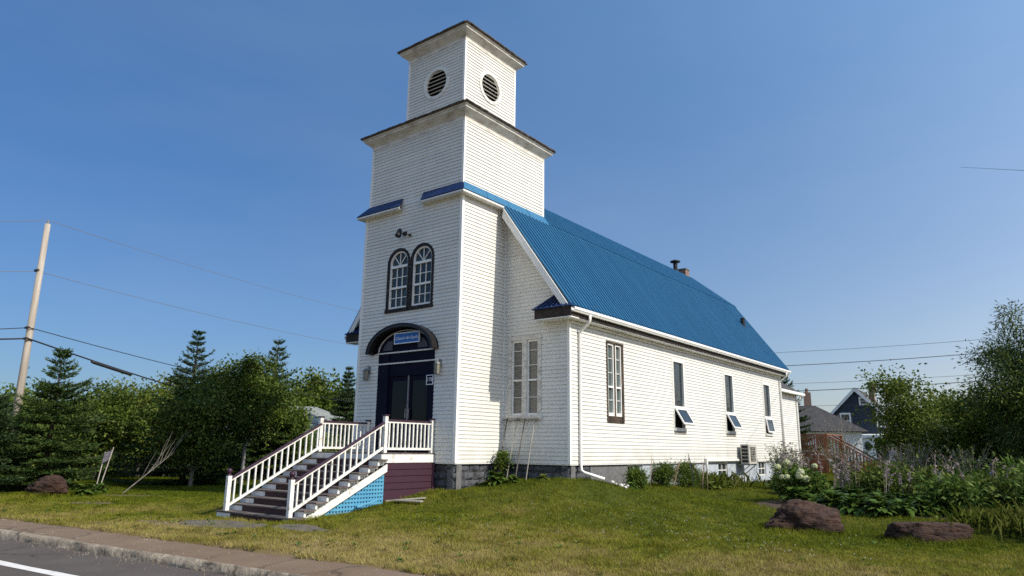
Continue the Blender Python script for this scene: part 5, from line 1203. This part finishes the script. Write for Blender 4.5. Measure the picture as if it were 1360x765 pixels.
gh = thing('house', 'grey-roofed house showing between the trees left of the tower', 'house', (-28, 17, -1.1))
o3 = Vector((-29.0, 18.6, 0)); bear = Vector((o3.x-CAM.x, o3.y-CAM.y, 0)).normalized(); sx_ = Vector((bear.y, -bear.x, 0))
m_ = MB().prism([L2(o3, -4.6, 0, 1.25), L2(o3, 4.2, 0, 1.25), L2(o3, 4.2, 7, 1.25), L2(o3, -4.6, 7, 1.25)], [L2(o3, -3.2, 3, 3.25), L2(o3, -1.1, 3, 3.25), L2(o3, -1.1, 4, 3.25), L2(o3, -3.2, 4, 3.25)]); m_.build('roof', M['pale_roof'], gh)
m_ = MB().prism([L2(o3, -4.2, .4, -1.5), L2(o3, 3.8, .4, -1.5), L2(o3, 3.8, 6.6, -1.5), L2(o3, -4.2, 6.6, -1.5)], [L2(o3, -4.2, .4, 1.23), L2(o3, 3.8, .4, 1.23), L2(o3, 3.8, 6.6, 1.23), L2(o3, -4.2, 6.6, 1.23)]); m_.build('wall', M['grey_side'], gh)
m_ = MB(); 
m_.prism([L2(o3, 2.4, -.8, -.0), L2(o3, 6.0, -.8, -.0), L2(o3, 6.0, 3, -.0), L2(o3, 2.4, 3, -.0)], [L2(o3, 3.2, .6, 2.1), L2(o3, 5.2, .6, 2.1), L2(o3, 5.2, 1.6, 2.1), L2(o3, 3.2, 1.6, 2.1)]); m_.build('porch_roof', M['grey_roof'], gh)

# ------------------------------------------------------------------ garden plants
def hosta_mesh(seed, nl=34, Rl=.42, stalks=4, sh=.85, flower=True):
    r_ = np.random.default_rng(seed); V = []; F = []
    for k in range(nl):
        a = r_.random()*6.28; L = Rl*r_.uniform(.65, 1.2); W = L*r_.uniform(.28, .42); el = r_.uniform(.25, 1.3)
        d = np.array([math.cos(a), math.sin(a), 0]); s = np.array([-math.sin(a), math.cos(a), 0]); i = len(V)
        for j, (f, wf) in enumerate(((0, .06), (.3, .10), (.5, .85), (.72, 1.0), (.9, .55), (1.0, .04))):
            hx = L*f*math.cos(el*.8)*1.25; hz_ = L*(1.7*f*math.sin(el)-.85*f*f)+.06
            c = d*hx + np.array([0, 0, hz_]); 
            V.append(c+s*W*.5*wf+np.array([0, 0, .05*wf*W])); V.append(c); V.append(c-s*W*.5*wf+np.array([0, 0, .05*wf*W]))
        for j in range(5):
            b = i+j*3; F += [(b, b+1, b+4, b+3), (b+1, b+2, b+5, b+4)]
    leaves = (np.array(V), np.array(F))
    st_ = MB(); fl = []
    for k in range(stalks):
        a = r_.random()*6.28; b = r_.uniform(.05, .28); h = sh*r_.uniform(.75, 1.15)
        p0 = Vector((math.cos(a)*b*.4, math.sin(a)*b*.4, .1)); p1 = Vector((math.cos(a)*b, math.sin(a)*b, h)); p2 = Vector((math.cos(a)*b*1.6, math.sin(a)*b*1.6, h*1.12))
        st_.tube([p0, p1.lerp(p0, .4), p1, p2], [.006, .006, .005, .003], 4, cap=False)
        for j in range(12):
            f = j/12; q_ = p0.lerp(p1, .62+.38*f) if f < .7 else p1.lerp(p2, (f-.7)/.3)
            fl.append((np.array(q_), np.array([r_.normal(), r_.normal(), -.5+.2*r_.normal()])))
    return leaves, st_, fl
HPROTO = []
for sd_ in range(4):
    lv, st_, fl = hosta_mesh(100+sd_, nl=(130, 110, 140, 120)[sd_], stalks=(2, 2, 1, 2)[sd_], Rl=(.30, .27, .33, .28)[sd_])
    HPROTO.append((lv, st_, fl))
hosta_master = {}
def hosta(x, y, kind, sc, rot, label, group, lilac='petal_lilac', z=None, bloom=True):
    g = (tz(x, y) if z is None else z)
    t = thing('hosta', label, 'plant', (x, y, g), group); t.rotation_euler = (0, 0, rot); t.scale = (sc, sc, sc)
    if kind not in hosta_master:
        lv, st_, fl = HPROTO[kind]
        a = np_mesh('leaves', lv[0], lv[1], M['lf_hosta'], None, True)
        b = st_.build('flower_stalks', M['stem_dry'], None)
        Pq = np.array([f[0] for f in fl]); Dq = np.array([f[1] for f in fl]); r_ = np.random.default_rng(kind)
        c = leafmesh('blossoms', [leaf_quads(Pq, Dq, rdir(r_, len(Pq)), .075, .034), leaf_quads(Pq, Dq+r_.normal(size=Dq.shape)*.6, rdir(r_, len(Pq)), .065, .03)], M[lilac], None)
        hosta_master[kind] = (a, b, c)
        for o_ in (a, b, c): o_.parent = t; o_.matrix_parent_inverse = Matrix()
        if not bloom:
            for o_ in (b, c): COL.objects.unlink(o_)
    else:
        for m_ in hosta_master[kind][:3 if bloom else 1]:
            o_ = m_.copy(); COL.objects.link(o_); o_.parent = t; o_.matrix_parent_inverse = Matrix()
    return t
rs = random.Random(12)
back = [(5.6, 9.2), (6.2, 9.8), (6.6, 8.6), (7.0, 9.4), (7.6, 8.9), (7.2, 7.6), (7.9, 7.4), (8.4, 8.4), (8.6, 7.2), (9.0, 7.9), (9.3, 6.9), (9.8, 7.6), (10.2, 6.8), (10.6, 7.5), (11.0, 7.0), (11.5, 7.7), (6.3, 11.0), (7.3, 10.6), (8.2, 9.8), (9.2, 9.2), (10.1, 8.8), (11.0, 8.7), (11.9, 8.4), (12.4, 7.6), (5.0, 10.4), (5.5, 11.6)]
for i, (x, y) in enumerate(back):
    hosta(x, y, i % 4, rs.uniform(1.15, 1.5), rs.random()*6.28, 'lilac-flowered hosta with tall faded spikes at the back of the bed', 'hostas with flower spikes behind the front row')
front = [(6.75, 6.15), (7.25, 5.75), (7.85, 5.45), (8.45, 5.0), (9.0, 4.75), (9.45, 5.2), (8.75, 5.6), (8.1, 6.1), (7.5, 6.5), (9.2, 5.9), (9.9, 5.6)]
for i, (x, y) in enumerate(front):
    hosta(x, y, i % 4, rs.uniform(1.15, 1.45), rs.random()*6.28, 'broad-leaved hosta plant in the front row of the bed behind the boulders', 'hostas in the front of the bed', bloom=False)
# hydrangea with cream heads
hyd = thing('hydrangea', 'hydrangea bush with round cream flower heads behind the biggest boulder', 'shrub', (6.65, 7.1, -.95))
r_ = np.random.default_rng(55); C0 = np.array([6.6, 7.0, tz(6.6, 7.0)+.42])
Pt = C0 + rdir(r_, 2600)*(r_.random(2600)**.4)[:, None]*np.array([.75, .6, .52])
leafmesh('foliage', [leaf_quads(Pt, rdir(r_, 2600)+np.array([0, 0, -.2]), rdir(r_, 2600)+np.array([0, 0, 1.2]), .13*r_.uniform(.7, 1.3, 2600), .085)], M['lf_low'], hyd)
for k in range(15):
    a = r_.random()*6.28; q_ = C0+np.array([math.cos(a)*.62*r_.uniform(.3, 1), math.sin(a)*.5-.15, r_.uniform(.12, .62)])
    d = rdir(r_, 260); rr_ = r_.uniform(.065, .105)
    leafmesh('flower_head', [leaf_quads(q_+d*rr_*np.array([1, 1, .8])*r_.uniform(.8, 1.05, (260, 1)), np.cross(d, rdir(r_, 260)), d, .05, .045)], M['petal_cream'], hyd)
tb = MB()
for k in range(10):
    a = k*.63; tb.tube([(6.6, 7.0, C0[2]-.5), (6.6+.3*math.cos(a), 7.0+.3*math.sin(a), C0[2]), (6.6+.55*math.cos(a), 7.0+.5*math.sin(a), C0[2]+.4)], .012, 4)
tb.build('stems', M['bark'], hyd)
# bare twiggy shrubs in front of the deck
def twiggy(x, y, H, Rr, n, seed, label, petals=None, leafy=0.15, mat='twig'):
    t = thing('twiggy_shrub', label, 'shrub', (x, y, tz(x, y))); r2 = random.Random(seed); tb = MB(); g = tz(x, y); tips = []
    for k in range(n):
        a = r2.random()*6.28; b = Rr*r2.random()**.6; h = H*r2.uniform(.55, 1.08)
        p0 = Vector((x+r2.uniform(-.1, .1)*Rr*2, y+r2.uniform(-.1, .1), g)); p2 = Vector((x+math.cos(a)*b, y+math.sin(a)*b, g+h)); p1 = p0.lerp(p2, .5)+Vector((0, 0, .1*h))
        tb.tube([p0, p1, p2], [.008, .006, .003], 4, cap=False); tips.append((p1, p2))
        for j in range(4):
            q0 = p1.lerp(p2, r2.random()); q1 = q0+Vector((r2.uniform(-.2, .2), r2.uniform(-.2, .2), r2.uniform(.05, .3)))*H*.35; tb.tube([q0, q1], [.004, .002], 3, cap=False); tips.append((q0, q1))
    tb.build('twigs', M[mat], t)
    r3 = np.random.default_rng(seed); nn = int(len(tips)*leafy*12)
    if nn:
        sel = [tips[i] for i in r3.integers(0, len(tips), nn)]; f = r3.random(nn)
        Pq = np.array([a.lerp(b, ff) for (a, b), ff in zip(sel, f)])
        leafmesh('leaves', [leaf_quads(Pq, rdir(r3, nn), rdir(r3, nn)+np.array([0, 0, .6]), .07, .035)], M['lf_low'], t)
    if petals:
        nn = len(tips)*petals; sel = [tips[i] for i in r3.integers(0, len(tips), nn)]; f = r3.uniform(.55, 1, nn)
        Pq = np.array([a.lerp(b, ff) for (a, b), ff in zip(sel, f)])
        leafmesh('blossoms', [leaf_quads(Pq, rdir(r3, nn)+np.array([0, 0, .3]), rdir(r3, nn), .055, .025)], M['petal_lilac'], t)
    return t
twiggy(4.2, 13.5, 1.5, .8, 60, 61, 'bare brown twiggy shrub in front of the timber deck')
twiggy(4.9, 12.4, 1.25, .8, 60, 62, 'dry stemmed shrub with dusty lilac tips beside the hydrangea', petals=1)
twiggy(5.15, 10.3, 1.05, .5, 40, 63, 'purple-tipped plant rising left of the hydrangea by the church corner', petals=1, leafy=.4)
twiggy(2.9, 27.5, 2.9, 1.4, 60, 64, 'tall leafless grey shrub behind the timber deck', leafy=.05)
twiggy(6.4, 12.9, 1.5, .9, 60, 65, 'tangled lilac-tipped shrub in front of the airy birch', petals=1)
twiggy(8.6, 11.6, 1.45, 1.0, 70, 66, 'broad lilac-tipped shrub in front of the bushy birch clump', petals=1)
twiggy(10.2, 10.8, 1.35, .9, 60, 67, 'shaded lilac-tipped shrub in front of the larch', petals=1, leafy=.3)
# dense ground plants along the shaded right edge
for i, (x, y, H, Rr, lab) in enumerate(((10.4, 6.3, .75, .8, 'dark leafy perennial clump behind the flat red slab'), (11.3, 6.9, .9, .9, 'dark green perennial clump right of the flat slab, in shade'), (12.2, 6.6, .95, 1.0, 'shaded leafy clump at the right edge of the bed'), (9.9, 8.6, .95, 1.0, 'tall mid-green perennial clump below the larch'), (11.6, 9.0, 1.1, 1.2, 'big shaded perennial clump under the larch'), (8.3, 9.8, .9, 1.1, 'leafy perennial clump in front of the birches'))):
    deciduous('perennial_clump', lab, 'plant', x, y, H, Rr, .02, 60, 90, (.16, .055), ['lf_dark' if i % 2 else 'lf_low'], 70+i, clr=.30, trunk_r=.012)
# foundation shrubs and plants
for i, (x, y, H, Rr, lab) in enumerate(((3.0, 4.25, .52, .24, 'smallest of the three round foundation shrubs, nearest the downspout'), (3.05, 5.75, .72, .34, 'middle round foundation shrub with sprouting tips'), (3.15, 7.25, .78, .46, 'largest round foundation shrub, right of the other two'))):
    deciduous('shrub', lab, 'shrub', x, y, H, Rr, .02, 70, 90, (.065, .020), ['lf_mid', 'lf_low'], 80+i, clr=.15, trunk_r=.012, group='round shrubs along the church foundation', lobes=.15)
def tuft(x, y, H, Rr, n, seed, label, mat='lf_mid', name='grass_stalks', wid=.007, cat='grass clump'):
    r2 = np.random.default_rng(seed); g = tz(x, y); V = np.empty((n, 5, 3))
    a = r2.random(n)*6.28; lean = r2.random(n)**.7*Rr; h = H*r2.uniform(.5, 1.05, n)
    d = np.stack([np.cos(a), np.sin(a), np.zeros(n)], 1); s = np.stack([-np.sin(a), np.cos(a), np.zeros(n)], 1)*wid/2
    b = np.stack([x+r2.normal(size=n)*Rr*1.7, y+r2.normal(size=n)*Rr*1.7, np.full(n, g-.02)], 1)
    m_ = b+d*lean[:, None]*.3+np.stack([0*h, 0*h, h*.62], 1); e = b+d*lean[:, None]+np.stack([0*h, 0*h, h], 1)
    V[:, 0] = b-s; V[:, 1] = b+s; V[:, 2] = m_+s*.8; V[:, 3] = e; V[:, 4] = m_-s*.8
    return tag(np_mesh(name, V.reshape(-1, 3), np.arange(n*5).reshape(-1, 5), M[mat]), label, cat)
tuft(3.0, 9.5, .55, .38, 300, 91, 'tall fine grass clump against the church foundation, left of the heat pump', 'lf_birch')
tuft(3.0, 5.8, .95, .3, 12, 93, 'thin seed stalks sprouting out of the middle foundation shrub', 'stem_dry', 'grass_stalks', .008, 'grass clump')  # seed stalks, built with the grass blade shape
tuft(3.1, 7.3, 1.15, .45, 14, 94, 'long seed stalks sprouting above the largest foundation shrub', 'stem_dry', 'grass_stalks', .008, 'grass clump')
tuft(12.2, 3.6, .50, .28, 620, 95, 'long unmown grass tuft right of the flat red slab', 'lf_birch', wid=.0055)
tuft(12.6, 5.0, .6, .35, 620, 96, 'long unmown grass at the right edge under the clumps', 'lf_birch', wid=.0055)
tuft(11.4, 4.6, .42, .28, 620, 97, 'unmown grass between the flat slab and the shaded clumps', 'lf_birch', wid=.0055)
def rosette(x, y, sc, kind, label, cat='plant', mat='lf_hosta'):
    lv = HPROTO[kind][0]; V = lv[0]*sc + np.array([x, y, tz(x, y)])
    return tag(np_mesh('leafy_plant', V, lv[1], M[mat], None, True), label, cat)
rosette(.55, 1.05, 1.0, 0, 'spreading broad-leaved plant at the foot of the tower wall, by the trellis', mat='lf_low')
rosette(.95, 1.25, .7, 1, 'smaller broad-leaved plant between the tower plant and trellis stakes', mat='lf_low')
rosette(1.75, 1.5, .5, 2, 'small pale leafy weed below the nave front wall', mat='lf_birch')
rosette(3.5, 8.4, .9, 3, 'yellowing hosta between the largest foundation shrub and the tall grass', mat='lf_birch')
rosette(3.7, 9.1, .75, 1, 'smaller yellow-green hosta beside the tall grass clump', mat='lf_birch')
rosette(3.1, 3.75, .55, 2, 'low leafy plant beside the white stone heap', mat='lf_low')
rosette(-12.2, -3.9, 1.1, 0, 'low leafy plant right of the smooth squat boulder', mat='lf_low')
rosette(-12.9, -3.2, 1.1, 1, 'leafy plant behind the squat boulder on the left', mat='lf_low')
deciduous('climbing_shrub', 'upright shrub growing in the corner between tower and nave wall', 'shrub', .26, 1.62, .85, .15, .12, 20, 32, (.08, .045), ['lf_dark', 'lf_mid'], 99, clr=.16, trunk_r=.012, sq=.6)
# left lawn bits
sk = thing('dead_branch', 'long bare dead branch leaning over the left lawn towards the shade', 'branch', (-12.0, -2.2, -1.2))
tb = MB(); r2 = random.Random(8); b0_ = Vector((-12.3, -2.7, tz(-12.3, -2.7)))
b1_ = b0_+sx_*0+Vector((.95, .75, 1.15)); b1_ = fwdpt(232, 600, 28.2)
tb.tube([b0_, b0_.lerp(b1_, .5), b1_], [.02, .016, .007], 6)
for k in range(9):
    q0 = b0_.lerp(b1_, .35+.07*k); q1 = q0 + (b1_-b0_)*r2.uniform(.25, .55)+Vector((r2.uniform(-.3, .3), r2.uniform(-.3, .3), r2.uniform(.15, .65))); tb.tube([q0, q0.lerp(q1, .5)+Vector((0, 0, .05)), q1], [.009, .007, .003], 4)
tb.build('branches', M['bark'], sk)
ss = thing('lawn_sign', 'small weathered dark sign on two thin leaning stakes on the left lawn', 'sign', (-17.8, -1.2, -1.25))
p0, p1 = fwdpt(127, 644, 28.4), fwdpt(140, 600, 28.6); q0, q1 = fwdpt(133, 640, 28.4), fwdpt(151, 594, 28.6)
MB().tube([p0-Vector((0, 0, .25)), p1], .018, 5).tube([q0-Vector((0, 0, .25)), q1], .018, 5).build('stake', M['wood_grey'], ss)
c = [p0.lerp(p1, .62), q0.lerp(q1, .62), q0.lerp(q1, .93), p0.lerp(p1, .95)]; nb_ = Vector((.012, -.02, 0))
MB().prism(c, [v+nb_ for v in c]).build('board', M['sign_dark'], ss)

# ------------------------------------------------------------------ turf
N = 1300000
az = R(YAW) + (rng.random(N)-.5)*R(92); rr = 6.2 + 56*rng.random(N)**1.35
gx = CAM.x - np.sin(az)*rr; gy = CAM.y + np.cos(az)*rr
u_, v_ = uv(gx, gy)
keep = v_ > 1.0 + .05*np.sin(u_*3.1) + .04*np.sin(u_*11)
keep &= ~((gx > XL-.1) & (gx < RN+.02) & (gy > D-.05) & (gy < 24)); keep &= ~((gx > TL) & (gx < .02) & (gy > -.02) & (gy < 3))
keep &= ~((gx > SX0-.05) & (gx < SX1+.02) & (gy > YB-.02) & (gy < 0))
pj = inside_any(gx, gy, PATH, .93); keep &= ~(pj & (rng.random(N) < .93-.25*(value_noise(gx, gy, .3, 8) > .62)))
bj = inside_any(gx, gy, BARE, .95); keep &= ~(bj & (rng.random(N) < .72))
dj = inside_any(gx, gy, BEDS, .92); keep &= ~(dj & (rng.random(N) < .9))
gx, gy, rr = gx[keep], gy[keep], rr[keep]; gz = terrain(gx, gy); n = len(gx)
pat = value_noise(gx, gy, 1.3, 1); cl1 = value_noise(gx, gy, .28, 2); cl2 = value_noise(gx, gy, .11, 3)
edge = np.clip(1-np.abs(gy-(-2.9+.10*(gx-6))+.25*(value_noise(gx, gy, .8, 4)-.5))/.30, 0, 1)*(gx > 2.5)      # taller blades stand in for a dark line across the lawn
wall = np.clip(1-np.hypot(np.maximum(0, gx-RN), np.maximum(0, D-gy))/.6, 0, 1)*(gx > -1)*(gy > -1)
stp = np.clip(1-np.hypot(np.maximum(0, np.maximum(SX0-gx, gx-SX1)), np.maximum(0, np.maximum(YB-gy, gy)))/.35, 0, 1)
rk = np.zeros(n)
for (qx, qy, qr) in ((8.05, 2.05, .88), (10.3, 2.55, .85), (-12.75, -4.75, .75)): rk = np.maximum(rk, np.clip(1-(np.hypot(gx-qx, gy-qy)-qr*.75)/.45, 0, 1))
kr = np.clip(1-(uv(gx, gy)[1]-1.0)/.25, 0, 1)
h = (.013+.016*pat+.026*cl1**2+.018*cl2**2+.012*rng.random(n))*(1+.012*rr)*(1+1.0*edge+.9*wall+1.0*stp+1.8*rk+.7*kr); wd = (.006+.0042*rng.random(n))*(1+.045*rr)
a = rng.random(n)*6.283; ln = h*rng.uniform(.3, 1.5, n)
V = np.empty((n, 3, 3)); sx3, sy3 = np.cos(a)*wd/2, np.sin(a)*wd/2; b = value_noise(gx, gy, .35, 6)*12+rng.normal(size=n)*.9
V[:, 0] = np.stack([gx-sx3, gy-sy3, gz-.01], 1); V[:, 1] = np.stack([gx+sx3, gy+sy3, gz-.01], 1); V[:, 2] = np.stack([gx+np.cos(b)*ln, gy+np.sin(b)*ln, gz+h], 1)
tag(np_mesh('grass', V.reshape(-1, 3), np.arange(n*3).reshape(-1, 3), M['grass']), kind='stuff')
# clover flowers
n = 260; cl = np.array([(4.6, -.9, 1.6), (3.4, -3.0, 1.0), (2.0, -5.6, .8), (5.6, .6, 1.2), (-2.2, -6.0, .9), (8.0, -1.5, 1.2)])
w_ = rng.integers(0, len(cl), n); cx_ = cl[w_, 0]+rng.normal(size=n)*cl[w_, 2]; cy_ = cl[w_, 1]+rng.normal(size=n)*cl[w_, 2]*.6
k = uv(cx_, cy_)[1] > 1.05; cx_, cy_ = cx_[k], cy_[k]; n = len(cx_); Pq = np.stack([cx_, cy_, terrain(cx_, cy_)+.055], 1)
clouds = [leaf_quads(Pq-np.array([.010, 0, 0]), np.tile([1., 0, .15*j], (n, 1)), np.tile([0, math.sin(j), math.cos(j)], (n, 1)), .022, .02) for j in (0, 1.0, 2.0)]
o = leafmesh('clover_flowers', clouds, M['clover'], None); tag(o, kind='stuff')

# plantain and dandelion rosettes in the lawn
nw = 420; wu = rng.uniform(-12, 16, nw); wvv = 1.1+rng.random(nw)**1.3*11; wx, wy = xy(wu, wvv)
k = ~((wx > XL-.2) & (wx < RN+.3) & (wy > -.3)) & ~((wx > SX0-.2) & (wx < SX1+.2) & (wy > YB-.2)) & ~inside_any(wx, wy, BEDS); wx, wy = wx[k], wy[k]; nw = len(wx)
idx = np.repeat(np.arange(nw), 7); an = rng.random(len(idx))*6.283; Pq = np.stack([wx[idx], wy[idx], terrain(wx, wy)[idx]+.012], 1); sz = rng.uniform(.05, .11, nw)[idx]
Dq = np.stack([np.cos(an), np.sin(an), rng.uniform(.25, .8, len(idx))], 1)
tag(leafmesh('weeds', [leaf_quads(Pq, Dq, np.tile([0., 0, 1.], (len(idx), 1)), sz, sz*.36)], M['lf_low'], None), kind='stuff')
